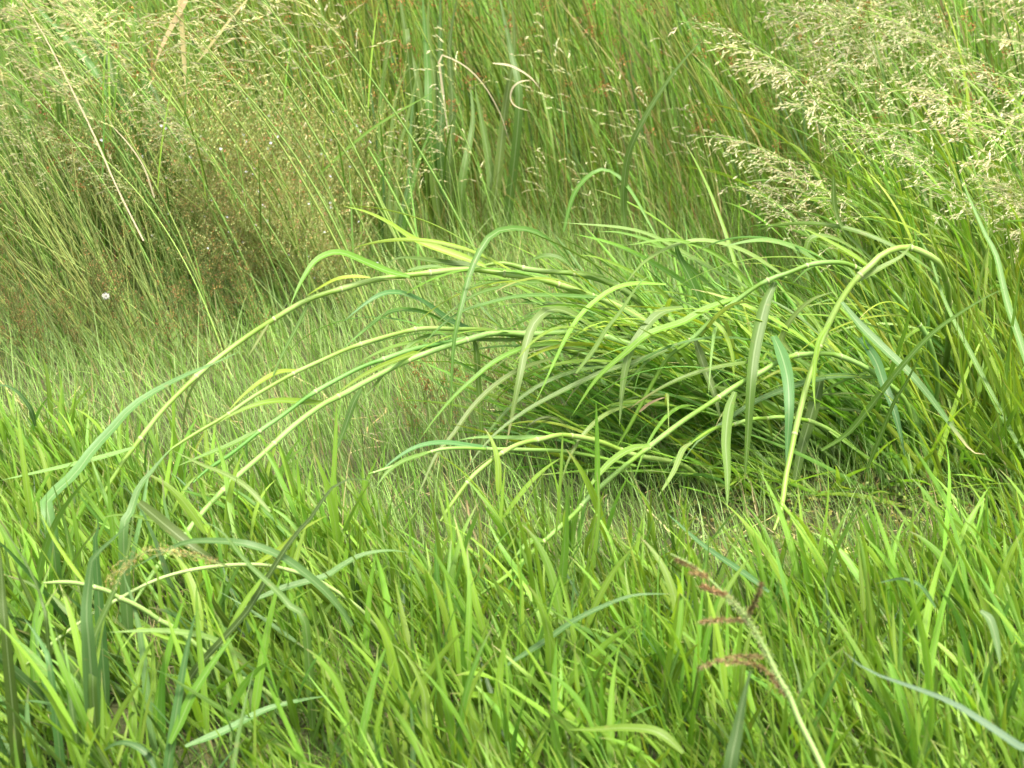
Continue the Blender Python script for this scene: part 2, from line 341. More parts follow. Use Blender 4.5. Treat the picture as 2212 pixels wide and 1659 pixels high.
# ---------------------------------------------------------------- traced shoots and blades
def leaf_geo(P3, width, tint, n=22, fold=.35, tw0=0., tw1=0., kind='blade', tip=None, tipstart=.85):
    P = resample(P3, n)[None]; T = nz(np.gradient(P, axis=1)); N0 = nz(np.array((.05, -.55, .83)))
    side = np.cross(T, N0[None, None]); bad = np.linalg.norm(side, axis=-1, keepdims=True) < .35
    side = nz(np.where(bad, side+np.array((.5, 0, 0)), side))
    side = twist_side(P, side, np.linspace(tw0, tw1, n)[None])
    g = Geo(); W = width*profile(n, kind)[None]
    rn = np.array([.2]) if tip is not None else np.array([random.uniform(.5, 1)])
    ribbons(g, P, W, side, fold, np.asarray(tint)*math.exp(random.gauss(0, .07)), rnd=rn, tipcol=tip, tipstart=tipstart)
    return g
def rel(g, origin):
    g.v = [v-origin for v in g.v]; return g
def traced_leaf(root, origin, spec, w, tint, Ys, ground=False, **kw):
    P3 = world_path(pts(spec), Ys)
    if ground and P3[0][2] > .08: P3 = np.vstack([[P3[0][0]*.7+origin[0]*.3, P3[0][1]+.02, 0], P3])
    wd = w*.3335*np.mean(Ys)/FPX*1.4
    g = rel(leaf_geo(P3, wd, TINTS[tint] if isinstance(tint, str) else tint, **kw), origin)
    return g.build('leaf', M_LEAF, root)
def culm_tint(n, P, nodes, base=None):
    t = np.linspace(0, 1, n); base = np.array((.19, .31, .055)) if base is None else base*np.array((.9, 1, 1.1)); pale = np.array((.32, .44, .17))
    f = np.ones(n)
    nn = sorted(nodes)
    for i, a in enumerate(nn):
        b = nn[i+1] if i+1 < len(nn) else 1.0
        m = (t >= a) & (t <= b); f[m] = (t[m]-a)/max(b-a, .01)
    f = np.clip(f*1.3, 0, 1)[:, None]
    return (pale*(1-f)*.75+base*(f)+base*.25*(1-f))*np.array((.78, .92, .72))
def shoot(label, spec, w, Ys, nodes, leaves=(), taper=.72, auto=0, group='long lodged grass stems', base=None, cat='grass stem'):
    """spec runs from tip to root; leaves: (spec, width, tint, Ys[, kwargs])"""
    P3 = world_path(pts(spec), Ys); n = 64; TRACED.append((P3, 5 if np.mean(Ys) < 3.2 else 3)); P = resample(P3, n); origin = P[-1].copy()
    root = empty('lodged_grass', origin, label, cat, group)
    rad0 = w*.3335*np.mean(Ys)/FPX/2*1.18
    t = np.linspace(0, 1, n); rad = rad0*(taper+(1-taper)*np.clip(t*1.8, 0, 1)); rad = rad*np.clip(t*12+.45, 0, 1)
    nn = sorted(nodes)+[1.0]; saw = np.zeros(n); bend = np.zeros((n, 3)); kk = 0
    for a, b in zip([0]+nn[:-1], nn):
        m_ = (t >= a) & (t < b); f_ = (t[m_]-a)/max(b-a, .01); saw[m_] = f_; bend[m_] = np.sin(f_*math.pi)[:, None]*np.array((random.gauss(0, .4), random.gauss(0, 1), random.gauss(.3, 1)))*rad0*.4
    rad = rad*(1.06-.14*saw); P = P+bend
    for a in nodes: rad = rad*(1+.12*np.exp(-((t-a)/.008)**2))
    g = Geo(); tube(g, P-origin, rad, culm_tint(n, P, nodes, base), 10); g.build('culm', M_CULM, root)
    for a in nodes:
        i = int(a*(n-1)); i = min(max(i, 1), n-2); q = P[i]+(P[i+1]-P[i])*(a*(n-1)-i); d = nz(P[i+1]-P[i-1])
        s = np.linspace(-1, 1, 5); g = Geo(); tube(g, q-origin+d*s[:, None]*rad0*.38, np.interp(a, t, rad)*(1.04+.12*(1-s*s)), np.array((.36, .42, .18)), 10); g.build('node', M_CULM, root)
    for lf in leaves:
        kw = lf[4] if len(lf) > 4 else {}
        traced_leaf(root, origin, lf[0], lf[1], lf[2], lf[3], **kw)
    for k in range(auto):                        # further leaves along the hidden right hand part
        a = random.uniform(.50, .97); i = int(a*(n-2)); q = P[i]; Lf = random.uniform(.22, .45)
        azm = math.pi+random.gauss(0, .5); tl = random.uniform(.75, 1.4)
        Pb, Sb, _ = curves(q[None], np.array([azm]), np.array([tl]), np.array([random.uniform(.5, 1.6)]), np.array([Lf]), 20, power=1.2)
        gg = Geo(); ribbons(gg, Pb-origin, random.uniform(.006, .0125)*profile(20)[None], twist_side(Pb, Sb, np.linspace(0, random.gauss(0, .8), 20)[None]), .35,
                            random.choice([FRESH, MID, FRESH, YEL, PALE*.9])*random.uniform(.85, 1.15), tipcol=STRAW*.9, tipstart=.75); gg.build('leaf', M_LEAF, root)
    return root
S_ = shoot
S_('topmost of the long arching stems, running farthest to the left',
   '01:610,1650 740,1440 870,1240 1040,1015 1250,800 1400,665 1580,530 1740,430 2000,290; 11:0,215 200,160 440,125 690,98 860,92 1000,108 1200,135 1390,180 1560,240 1700,290 1850,370 2000,460; 21:150,640 450,800 800,1000 1100,1220 1230,1400',
   36, [3.6, 3.85, 4.0, 4.1, 4.12], [.085, .17, .27, .345, .44, .52, .58, .62, .75],
   [('F:885,598 837,586 788,566 745,548 715,547 680,565 650,610 625,665', 40, 'f', [3.95, 3.9, 3.8], dict(tw0=.2)),
    ('01:870,1240 780,1270 640,1310 480,1350 300,1390 0,1455', 30, 'p', [3.66, 3.5]),
    ('01:2000,300 1930,450 1850,600 1780,750 1750,870', 20, 'm', [3.9, 3.8]),
    ('01:1380,700 1250,850 1200,1000 1180,1250', 14, 'd', [3.7, 3.7]),
    ('01:1740,440 1690,520 1640,600 1600,660', 14, 'o', [3.78, 3.74]),
    ('F:880,585 920,578 950,577 985,588', 26, 'm', [3.98, 4.0]),
    ('11:1400,170 1200,175 1000,210 850,260 720,350 600,450', 24, 'm', [4.05, 3.95, 3.85]),
    ('F:800,600 760,598 720,606 660,640', 22, 'y', [3.9, 3.88])], auto=10)
S_('arching stem just above the topmost one, ending in a long pointed leaf',
   '11:900,72 1000,68 1180,80 1400,95 1540,120 1700,165 1830,220 1960,310 2150,430; 21:200,640 500,850 900,1100 1150,1300',
   38, [4.1, 4.15, 4.2, 4.25], [.09, .2, .3, .42, .6],
   [('F:1051,576 1000,556 900,520 840,482 790,458 740,445', 40, 'f', [4.1, 4.1, 4.05], dict(tw0=.3, tw1=-.2)),
    ('11:930,70 700,50 500,20 380,12 310,40', 40, 'm', [4.12, 4.1, 4.05]),
    ('F:1245,590 1200,535 1160,503 1110,494 1065,505 1035,545 1012,600 992,680 980,740 975,830 973,913', 36, 'm', [4.15, 4.0, 3.85, 3.8], dict(tw1=.4)),
    ('11:1240,20 1330,0 1420,20 1520,90', 30, 'm', [4.2, 4.2])], auto=16)
S_('thin second stem under the topmost, with a folded yellow leaf at its bend',
   '01:1060,1300 1120,1240 1290,1130 1470,1030 1640,915 1850,790 1940,740 2212,615; 11:130,570 290,520 450,480 590,462 730,465 900,470 1050,490 1200,520 1400,580 1700,700; 21:100,900 500,1100 900,1350',
   28, [3.6, 3.8, 4.0, 4.08, 4.1], [.1, .2, .3, .38, .5, .62],
   [('01:1930,740 1800,755 1680,820 1580,900 1480,1000', 28, 'y', [3.85, 3.75]),
    ('11:870,485 700,420 560,320 450,262 340,235 230,260 100,350 20,420', 42, 'b', [4.05, 4.0, 3.9, 3.85], dict(tw1=.3)),
    ('11:730,470 560,378 430,350 300,370 150,480 0,610', 30, 'm', [4.02, 3.95, 3.85]),
    ('11:590,575 470,560 300,600 130,690 60,800', 22, 'm', [3.98, 3.85])], auto=13)
S_('dark green stem running just behind the brightest arch',
   '01:1250,1470 1350,1370 1500,1270 1700,1120 1800,1050 2000,905 2212,790; 11:150,715 300,660 480,605 600,580 740,548 850,528 1000,500 1300,540 1600,650; 21:0,850 400,1050 800,1300',
   30, [3.55, 3.8, 4.0, 4.1, 4.12], [.12, .22, .33, .44, .55],
   [('11:590,600 450,640 250,720 100,800 -50,905', 34, 'y', [3.95, 3.8, 3.7]),
    ('01:1700,1120 1500,1220 1300,1300 1150,1360', 30, 'm', [3.7, 3.6]),
    ('11:860,530 730,500 600,510 470,560 330,700 200,860 100,1000', 26, 'm', [4.0, 3.9, 3.8])],
   base=np.array((.14, .24, .035)), auto=10)
S_('brightest pale stem arching across the middle, bent at a white node',
   '02:860,600 960,440 1050,310 1170,180 1300,10; 01:1470,1490 1560,1400 1690,1290 1900,1110 2110,955 2212,900; 11:150,810 350,710 600,610 830,540 1000,510 1240,503 1440,490 1600,497 1700,520 1850,570 2000,615 2212,700; 21:150,760 450,900 850,1120 1100,1380',
   36, [3.35, 3.6, 3.85, 4.0, 4.05, 4.08], [.09, .16, .24, .335, .43, .5, .57, .66, .78],
   [('01:2110,955 1950,945 1780,940 1640,970 1500,1030 1400,1090', 38, 'y', [3.8, 3.7, 3.65], dict(tw0=.3)),
    ('11:130,860 80,950 20,1120 -50,1300', 34, 'd', [3.8, 3.75]),
    ('11:1650,490 1530,400 1430,352 1340,352 1245,440 1190,600 1150,800 1110,1000 1065,1240', 50, 'p', [4.0, 3.9, 3.8, 3.75], dict(tw1=.3, tip=STRAW)),
    ('11:830,545 930,545 1100,545 1300,535 1500,520', 26, 'p', [4.0, 4.03]),
    ('02:1210,130 1000,60 800,20 640,40', 30, 'f', [3.4, 3.3])], taper=.8, base=np.array((.28, .37, .09)), auto=13)
S_('olive stem at upper right with a sharp bend near its top, leaves hanging from it',
   '11:1770,1260 1850,1130 1930,980 2010,830 2120,650; 21:0,590 80,520 200,400 370,280 540,165 700,110 800,65 900,48 1050,50 1150,90 1290,170 1450,345 1600,560 1650,900 1500,1250',
   30, [3.8, 3.85, 3.9, 4.0, 4.1], [.22, .30, .38, .45, .54, .62, .72],
   [('21:600,170 540,300 500,450 465,620 440,850 420,1200 400,1480', 62, 'm', [3.9, 3.75, 3.7], dict(tw0=.2, tw1=.2)),
    ('21:190,410 270,500 320,640 335,820', 24, 'f', [3.85, 3.8]),
    ('21:80,540 140,720 200,880 250,1070', 44, 'd', [3.88, 3.8]),
    ('21:350,270 150,345 0,430; 11:2000,500 1850,620 1650,800 1490,1040', 40, 'f', [3.9, 3.8, 3.75]),
    ('F:1748,578 1742,545 1752,515 1790,512 1840,535 1890,570', 30, 'm', [4.0, 4.05]),
    ('F:1800,380 1803,450 1825,500 1875,553 1900,580', 28, 'd', [4.1, 4.1]),
    ('21:890,45 700,-60 500,-100 250,-60', 34, 'p', [3.98, 3.9])], base=np.array((.19, .25, .03)), auto=10)
S_('tall pale stem at right that dives almost straight down into the grass',
   '22:590,120; 21:640,1640 670,1430 700,1290 725,1155 760,1000 800,840 840,720 885,585 960,420 1030,290 1110,170 1180,90 1250,30; F:1905,548 1935,536 1962,534 1985,542 2030,575 2050,660 2040,800 1980,980',
   38, [3.62, 3.75, 3.85, 3.9, 4.0, 4.35, 4.5], [.13, .245, .345, .43, .53, .6, .72],
   [('21:1030,300 1150,450 1300,600 1450,740 1580,890 1700,1050 1800,1180 1880,1270 1960,1285', 48, 'b', [3.84, 3.75, 3.7], dict(tip=STRAW*1.1, tipstart=.75)),
    ('21:960,430 880,560 850,800 860,1000', 24, 'f', [3.82, 3.75]),
    ('21:1110,175 1280,80 1420,0; 20:1500,1560', 30, 'p', [3.9, 3.95]),
    ('21:1200,60 1080,-20 900,-120 760,-190', 26, 'f', [3.95, 3.95])], taper=.8, base=np.array((.26, .36, .07)), auto=7)
S_('long straight stem slanting down through the lower middle to a broken sheath',
   '12:860,560 1060,420 1200,290 1310,190 1510,10; 11:1600,1570 1800,1400 2000,1230 2212,1070; 21:200,940 350,840 520,745 600,695 720,645 850,628 950,628 1050,660 1150,700 1260,770 1450,950 1500,1300',
   32, [3.2, 3.45, 3.7, 3.9, 4.0], [.145, .23, .38, .53, .6, .68, .76],
   [('12:1310,190 1240,185 1170,240 1110,310', 34, 'f', [3.35, 3.3], dict(kind='lance')),
    ('21:590,520 640,640 680,800 690,1000 680,1200 670,1350', 64, 'b', [3.85, 3.72, 3.68]),
    ('21:340,880 300,1000 280,1200 290,1400 290,1640', 52, 'm', [3.75, 3.62]),
    ('11:2000,1230 1880,1250 1750,1330 1640,1450 1570,1560', 40, 'm', [3.55, 3.4]),
    ('21:720,650 650,560 640,540 700,420 830,290 1000,225', 30, 'p', [3.9, 3.9]),
    ('21:1150,530 1250,680 1310,850 1370,1000 1420,1200 1440,1300', 54, 'b', [3.98, 3.85, 3.8])], base=np.array((.22, .31, .045)), auto=10)
S_('short low arching stem in the middle, bleached at its lower end',
   '12:640,60 700,-40; 11:820,1460 930,1360 1060,1265 1200,1210 1300,1185 1450,1160 1700,1220 1900,1290 2200,1350; 21:200,1480 600,1500',
   32, [3.5, 3.6, 3.75, 3.85, 3.95], [.1, .2, .3, .4, .55],
   [('11:1330,1170 1150,1180 900,1175 740,1195', 28, 'p', [3.75, 3.65]),
    ('11:1060,1270 850,1235 650,1210 480,1240 330,1330 230,1420', 34, 'b', [3.68, 3.55]),
    ('11:1500,1160 1400,1060 1300,1050 1200,1100', 24, 'd', [3.85, 3.8])], auto=7)
S_('thin cut stem lying low left of the short middle arch',
   '11:170,1415 350,1360 440,1312 560,1275 680,1250 900,1250 1200,1270 1500,1290 1900,1360',
   24, [3.5, 3.55, 3.7, 3.8], [.02, .2, .4], [('11:560,1275 400,1330 300,1400 220,1500', 26, 'm', [3.5, 3.42])])
S_('short yellow stem half hidden between hanging leaves at right',
   '21:60,1210 200,1130 320,1095 500,1060 650,1040 850,1080 1050,1200 1250,1380',
   26, [3.7, 3.85, 4.0], [.2, .35, .55], [('21:60,1210 0,1260; 11:2150,1400 2050,1560', 30, 'p', [3.68, 3.55])], base=YEL*.9)
S_('thin pale stem arching low in the lower left corner',
   '02:170,985 380,820 600,660 800,550 1000,450 1200,385 1400,355 1600,345 1750,350 1900,385 2050,440 2150,500; 12:0,540 130,640 240,760',
   24, [2.95, 3.05, 3.15, 3.2], [.2, .45, .7],
   [('02:1640,350 1800,250 1950,120 2120,20', 30, 'y', [3.15, 3.15])], base=np.array((.36, .42, .16)), taper=.7)
S_('pale stem sloping down to the right in the lower left corner',
   '02:280,460 420,455 540,470 700,520 900,630 1080,730 1200,810 1330,920 1480,1040 1650,1100 1800,1220 1950,1300',
   34, [2.9, 2.95, 3.0], [.16, .25, .4, .52, .64],
   [('02:1650,1040 1500,900 1380,830 1230,790 1000,770 700,780', 50, 'p', [3.0, 2.9, 2.85]),
    ('02:1660,1060 1600,1020 1530,960 1480,900', 60, 'y', [3.0, 2.98], dict(kind='lance')),
    ('02:1110,740 1050,620 1030,480 1010,350', 22, 'y', [2.95, 2.95]),
    ('02:1465,1060 1490,1250 1495,1440 1490,1640', 24, 'p', [2.95, 2.8]),
    ('02:1640,1090 1625,1250 1620,1400 1635,1640', 26, 'p', [2.97, 2.82]),
    ('02:550,465 450,330 340,160 260,0', 22, 'y', [2.93, 2.95]),
    ('02:1250,870 1050,810 900,760 780,900', 26, 'f', [2.96, 2.85])], base=np.array((.30, .40, .12)))
for lab, sp in (('yellowish low root stem slanting under the clump', '21:760,860 880,1020 1050,1200 1250,1390'), ('lowest thick root stem beside the bare patch', '21:900,1050 1040,1260 1150,1400 1200,1440'),
                ('stiff root stem between the hanging leaves and the tall pale stem', '21:450,930 700,1060 900,1200 1100,1340')):
    S_(lab, sp, 34, [4.0, 4.08], [.4, .75], base=np.array((.16, .22, .025)))

# inner shoots that fill the clump behind the traced ones
INNER = 'leafy inner shoots of the lodged clump'
def inner(x, y, azm, L, bend, nl, lab, lw=(.007, .013), tl=.5, group=INNER, tints=(FRESH, MID, FRESH, YEL, PALE)):
    o3 = np.array((x, y, zg(x, y)-.01))
    P, S, D = curves(o3[None], np.array([azm]), np.array([tl]), np.array([bend]), np.array([L]), 24)
    root = empty('leafy_shoot', o3, lab, 'grass shoot', group); P = P[0]-o3
    g = Geo(); tube(g, P, np.linspace(.0036, .002, 24), culm_tint(24, P, [.0], np.array((.19, .30, .04)))*.9+np.array((0, .01, 0)), 7); g.build('culm', M_CULM, root)
    for k in range(nl):
        a = .25+.72*(k+random.random()*.6)/nl; i = int(a*23); az2 = azm+random.gauss(0, .5)+(.35 if k % 2 else -.35)
        Lf = random.uniform(.22, .46)
        Pb, Sb, _ = curves(P[i][None], np.array([az2]), np.array([max(.15, tl+bend*a**1.4-random.uniform(.1, .5))]), np.array([random.uniform(.4, 1.7)]), np.array([Lf]), 16, power=1.3)
        gg = Geo(); ribbons(gg, Pb, random.uniform(*lw)*profile(16)[None], twist_side(Pb, Sb, np.linspace(0, random.gauss(0, .9), 16)[None]), .35, random.choice(tints)*random.uniform(.9, 1.2), tipcol=STRAW*.9, tipstart=.9)
        gg.build('leaf', M_LEAF, root)
for k in range(18):
    x = random.uniform(.45, .95); y = random.uniform(4.0, 4.4)
    inner(x, y, math.pi+random.gauss(0, .45), random.uniform(.3, .72), random.uniform(.2, .7), 10, 'arching leafy shoot inside the lodged clump at right', tl=.9, lw=(.006, .0115), tints=(FRESH, FRESH, MID, YEL, PALE*.85))
for k in range(26):
    x = random.uniform(.75, 1.35); y = random.uniform(4.4, 5.3)
    inner(x, y, math.pi+random.gauss(0, .5), random.uniform(.25, .5), random.uniform(.3, .9), 9, 'leaning leafy shoot behind the lodged clump at right', tl=.45, lw=(.005, .010),
          group='shoots behind the lodged clump', tints=(FRESH, MID*1.1, PALE*.85, FRESH*.9, YEL))
for k in range(26):
    x = random.uniform(.85, 1.7); y = random.uniform(3.95, 5.2)
    inner(x, y, math.pi+random.gauss(0, .7), random.uniform(.3, .6), random.uniform(.1, .5), 7, 'upright leafy shoot in the dense green stand at the right edge',
          lw=(.007, .013), tl=.25, group='upright shoots at the right edge', tints=(FRESH*1.1, FRESH*1.2, FRESH, MID, YEL))

# single blades one can point at
def blade(label, spec, w, tint, Ys, group=None, mat=None, cat='grass blade', name='blade_of_grass', ext=None, **kw):
    P3 = world_path(pts(spec), Ys)
    if ext is None: ext = np.mean(Ys) < 3.55
    if ext and P3[0][2] > .02: P3 = np.vstack([[P3[0][0]+(P3[0][0]-P3[1][0])*.3, P3[0][1]+.01, 0], P3])
    origin = P3[0].copy(); TRACED.append((P3, 4 if np.mean(Ys) < 3.2 else 2))
    g = rel(leaf_geo(P3, w*.3335*np.mean(Ys)/FPX*1.35, TINTS[tint] if isinstance(tint, str) else tint, **kw), origin)
    o = g.build(name, mat or M_LEAF); o.location = Vector(origin); return tag(o, label, cat, group)
blade('long blue green blade sweeping up left to right behind the lowest left stems', '02:330,80; 01:300,1600 480,1420 600,1260 720,1130 850,985 1000,880 1200,775 1380,700 1550,620', 66, 'b', [3.35, 3.5, 3.6, 3.65], tw0=.2)
blade('narrow blue green blade curling over at the left edge', '01:230,1100 200,1000 130,900 60,850 0,838 -60,850', 28, 'b', [3.6, 3.55], ext=False)
blade('grey green blade leaning left below the brightest stem', '02:800,160; 01:850,1650 900,1500 980,1400 1060,1300 1120,1240', 62, 'b', [3.2, 3.3])
blade('pale blade drooping right from the left hand stems', '01:1750,1658 1600,1500 1450,1410 1300,1350 1120,1260', 30, 'p', [3.4, 3.5], ext=False)
blade('broad dark green blade slanting down to the right in the lower left', '02:900,-60 970,0 1100,110 1250,230 1400,320 1520,370', 66, 'd', [3.0, 3.0, 2.95], kind='lance', ext=False)
blade('blue green blade arching over the low pale stem', '02:2280,740 2212,640 2100,510 1950,380 1800,280 1600,210 1400,190 1200,200 1000,290 830,380', 52, 'b', [3.0, 2.95, 3.0], ext=False)
blade('dark blade rising diagonally, tip curled over to the right', '02:1200,1130 1450,820 1600,650 1750,400 1900,170 2050,0; F:705,1065 755,1035 800,1040 840,1078', 42, 'd', [2.9, 2.95, 3.05], tw1=.4)
blade('straight dark blade crossing the rising diagonal one', '02:1980,740 1900,640 1800,520 1600,330 1430,120 1300,60', 48, DARK*1.4, [2.9, 2.95])
blade('widest blue green leaf at lower left, folded over at its top', '02:575,840 560,650 580,420 600,300 660,240 760,150 870,30', 92, BLUE*.9, [2.75, 2.78, 2.8], kind='lance', tw0=.2)
blade('narrow upright leaf beside the widest blue green one', '02:620,230 632,140 640,60 625,20', 62, 'b', [3.0, 3.0])
blade('dark twisted blade just right of the widest leaf', '02:600,1120 620,1040 600,850 720,560 820,300 870,0; 01:900,1600', 46, 'd', [2.75, 2.8, 2.85])
blade('stiff dark blue blade standing in the lower left centre', '02:1085,1680 1150,1250 1200,950 1260,680 1275,640', 54, DARK*1.3+np.array((0, .02, .025)), [2.75, 2.8])
blade('light green blade fanning beside the stiff dark blue one', '02:1100,1500 1150,1400 1250,1180 1400,950 1540,770', 54, 'f', [2.75, 2.82], ext=False)
blade('thin dark blade bending at the left edge', '02:300,700 290,640 220,430 100,220 -20,60', 26, 'd', [2.8, 2.85])
blade('deep green blade at the far left edge', '02:40,820 20,600 10,400 -10,150', 70, DARK, [2.75, 2.8])
blade('narrow dark blade in the bottom left corner', '02:490,1450 450,1150 400,900 350,730', 38, 'd', [2.72, 2.78])
blade('mid green blade leaning left in the bottom left corner', '02:330,1050 270,860 180,720 150,680', 50, BLUE, [2.72, 2.78])
blade('dark blue leaf pointing right over the low stems', '02:1650,570 1850,490 2100,420; 12:0,350 130,280 300,250 440,262', 40, DARK*1.5+np.array((0, .01, .02)), [3.0, 3.1], ext=False)
blade('dull blue leaf lying across the bottom left', '02:1200,1520 1450,1420 1700,1290 1900,1230 2120,1190', 44, 'b', [2.75, 2.85], ext=False)
blade('blue leaf curving down at the bottom left', '02:1010,1680 960,1580 860,1510 760,1500 650,1560', 40, BLUE, [2.62, 2.66], ext=False)
blade('slim blue green blade lying across the middle of the foreground', '12:1060,1000 1300,850 1500,710 1700,610 1900,540 2160,530', 34, BLUE*1.1, [2.85, 2.9], ext=False)
blade('broad short light leaf near the bottom centre left', '12:560,1500 540,1200 520,1130 470,1010 400,910 320,850', 60, FRESH, [2.75, 2.8], kind='lance')
blade('long pale blue blade entering from the bottom right edge', '22:2350,1720 2212,1550 2000,1400 1750,1240 1500,1140 1250,1050 1100,960 1040,900', 60, np.array((.20, .34, .20)), [2.3, 2.4, 2.5])
blade('dark upright blade cut off at the bottom beside the seed head', '22:300,1760 340,1500 380,1280 420,1100 440,1030', 100, DARK*1.0+np.array((0, .01, .012)), [2.3, 2.35], kind='taper0')
blade('blue blade hooked to the right in the right foreground', '22:1640,620 1540,480 1430,435 1340,445 1250,465', 26, 'b', [2.95, 2.95], ext=False)
blade('blue green blade running down right from the bare patch', '22:560,520 400,400 150,230 0,100; 12:2100,0', 36, 'b', [3.1, 3.25], ext=False)
blade('thin folded blade drooping at lower right', '22:1930,640 1990,700 2030,830 2060,1000', 50, BLUE*.95, [2.8, 2.75], ext=False)
blade('flat light blade lying across the bottom right centre', '12:2212,1560 2050,1430 1850,1400 1650,1410 1470,1410', 56, FRESH*.9, [2.6, 2.65], ext=False)
blade('long blade rising right past the tall pale stem, tip at the right edge', '21:900,1260 1060,1160 1200,1000 1400,740 1600,520 1800,370 2000,250 2110,208', 36, 'm', [3.75, 3.7, 3.7])
blade('thin blade standing right of the tall pale stem', '21:1190,1400 1280,1170 1370,950 1450,820 1560,600', 24, 'm', [3.75, 3.72])
blade('dark broad leaf hanging behind the tall pale stem', '21:900,770 870,900 820,1080 760,1300 700,1640', 62, DARK*1.2, [3.95, 3.85])
blade('grey blue leaf lying nearly flat right of the clump centre', '21:1250,790 1000,780 800,820 650,870 480,940 320,1040 240,1100 100,1200 0,1330', 38, BLUE*1.15, [4.0, 3.85, 3.75])
blade('long tall blade leaning left along the right edge', '21:2230,1330 2050,1000 1900,700 1700,300 1600,0; 20:1500,1500', 32, 'm', [3.8, 3.95, 4.1])
blade('darker tall blade at the far right edge', '21:2290,900 2200,600 2100,300 2030,0; 20:1950,1500 1800,1150', 40, DARK*1.5, [3.8, 3.95, 4.1])
blade('thick vertical dark leaf standing through the middle of the arches', '11:820,520 862,560 878,680 885,800 900,1000 920,1330', 32, MID*.8, [4.0, 3.95])
blade('long pale blade crossing the arches down to the lower left', '11:1400,650 1150,740 980,850 840,990 720,1160 620,1280 540,1450 450,1658', 30, PALE*.85, [3.95, 3.8, 3.65])
blade('narrow green blade curving down left inside the arches', '11:1590,600 1400,570 1200,590 1000,680 850,800 720,920 600,1060 500,1200', 32, 'f', [4.0, 3.85, 3.75])
blade('long straight blade slanting from the clump to the centre', '11:2212,560 1900,690 1700,750 1440,870 1200,1000 1000,1150 850,1320 780,1420', 32, PALE*.8, [3.9, 3.75, 3.6])
blade('curved blade dropping left from above the clump', '11:2100,185 1900,180 1750,220 1600,330 1500,450 1400,640 1300,860 1250,960', 28, 'f', [4.0, 3.9, 3.8])
blade('widest pale leaf hanging in the clump centre', '11:2212,335 2050,380 1900,560 1850,680 1820,850 1800,1100', 50, PALE*.85, [3.9, 3.8, 3.75])
blade('greyish blade slanting up right through the clump', '11:1520,760 1640,600 1720,470 1800,370 1930,180 2010,120', 24, PALE*.9, [3.75, 3.8])
blade('low wide arching leaf under the topmost stem', '11:1760,275 1560,265 1300,255 1100,270 900,320 780,360 650,450 500,600', 28, 'm', [4.05, 3.95, 3.85])
blade('dark leaf tangled below the brightest stem', '11:1700,640 1500,600 1300,590 1150,610 1000,720 900,810', 26, 'd', [4.05, 3.95])
blade('pinkish dry leaf caught in the clump', '11:1930,1010 1990,960 2050,930 2120,910', 16, np.array((.30, .25, .13)), [3.7, 3.72], mat=M_DRY)
blade('curved light blade arching above the clump to a long drooping end', '10:1440,1500 1490,1300 1560,1180 1680,1100 1800,1150 1900,1280 2010,1480 2100,1640', 24, 'm', [4.3, 4.35, 4.2])
blade('tall lone blade curving up to the right above the clump', '10:1860,1540 1830,1400 1830,1200 1860,1000 1930,830 2050,620; 20:0,400 170,215', 34, PALE*.7, [4.35, 4.3, 4.3])
blade('short stiff leaf standing up from the clump top', 'F:1512,650 1490,600 1465,550 1455,505', 48, 'm', [4.15, 4.15])
for k, (sp, tn, w_) in enumerate([('F:1520,640 1420,575 1330,530 1240,505', 'f', 40), ('F:1560,640 1440,540 1350,505 1290,500', 'm', 34), ('F:1600,620 1500,560 1380,500 1210,480', 'p', 30),
                                   ('F:1640,640 1560,560 1460,520 1350,530', 'f', 36), ('F:1430,700 1330,620 1260,590 1200,590', 'm', 36), ('F:1500,700 1400,610 1300,560 1240,550', 'y', 34),
                                   ('F:1700,600 1600,540 1500,520 1400,560 1330,640', 'p', 30), ('F:1380,760 1300,680 1220,655 1150,665', 'd', 34)]):
    blade('arching leaf in the fan above the clump', sp, w_, tn, [4.2, 4.1], group='fan of leaves above the clump')
# curled and straight dead stalks behind
blade('cream dry leaf curling down in the centre of the background', '10:690,860 640,470 630,380 660,360 800,430 920,550 1020,720 1070,860 1100,970', 11, CREAM*.8, [5.5, 5.6], mat=M_DRY)
blade('dry leaf with a pale bleached arch right of the cream one', '10:980,410 1100,430 1220,500 1290,580', 15, CREAM*.75, [5.5, 5.5], mat=M_DRY)
blade('thin dry curl in the centre of the background', '10:1230,520 1160,530 1110,570 1095,640 1130,690 1220,720', 10, 'c', [5.5, 5.5], mat=M_DRY)
blade('tall straw stalk at the top left', '00:1150,-200 1165,0 1180,200 1200,500 1215,640', 26, STRAW*1.15, [5.3, 5.25], mat=M_DRY, kind='taper0')
blade('straw leaf crossing the tall straw stalk', '00:1230,-60 1190,30 1100,200 1050,300 1000,430', 30, STRAW*1.1, [5.3, 5.2], mat=M_DRY)
blade('long straw leaf leaning right at the top left', '00:1290,390 1400,250 1500,120 1600,0 1700,-120', 18, STRAW, [5.3, 5.3], mat=M_DRY)
blade('bleached straw stem slanting across the left background', '00:930,1560 760,1220 620,900 500,650 350,350 220,120 120,-20', 9, CREAM*.85, [4.7, 4.9], mat=M_DRY, kind='taper0')
blade('second bleached straw stem lower in the left background', '00:1000,1280 930,1080 830,930 740,830 700,760', 9, CREAM*.8, [4.75, 4.8], mat=M_DRY, kind='taper0')
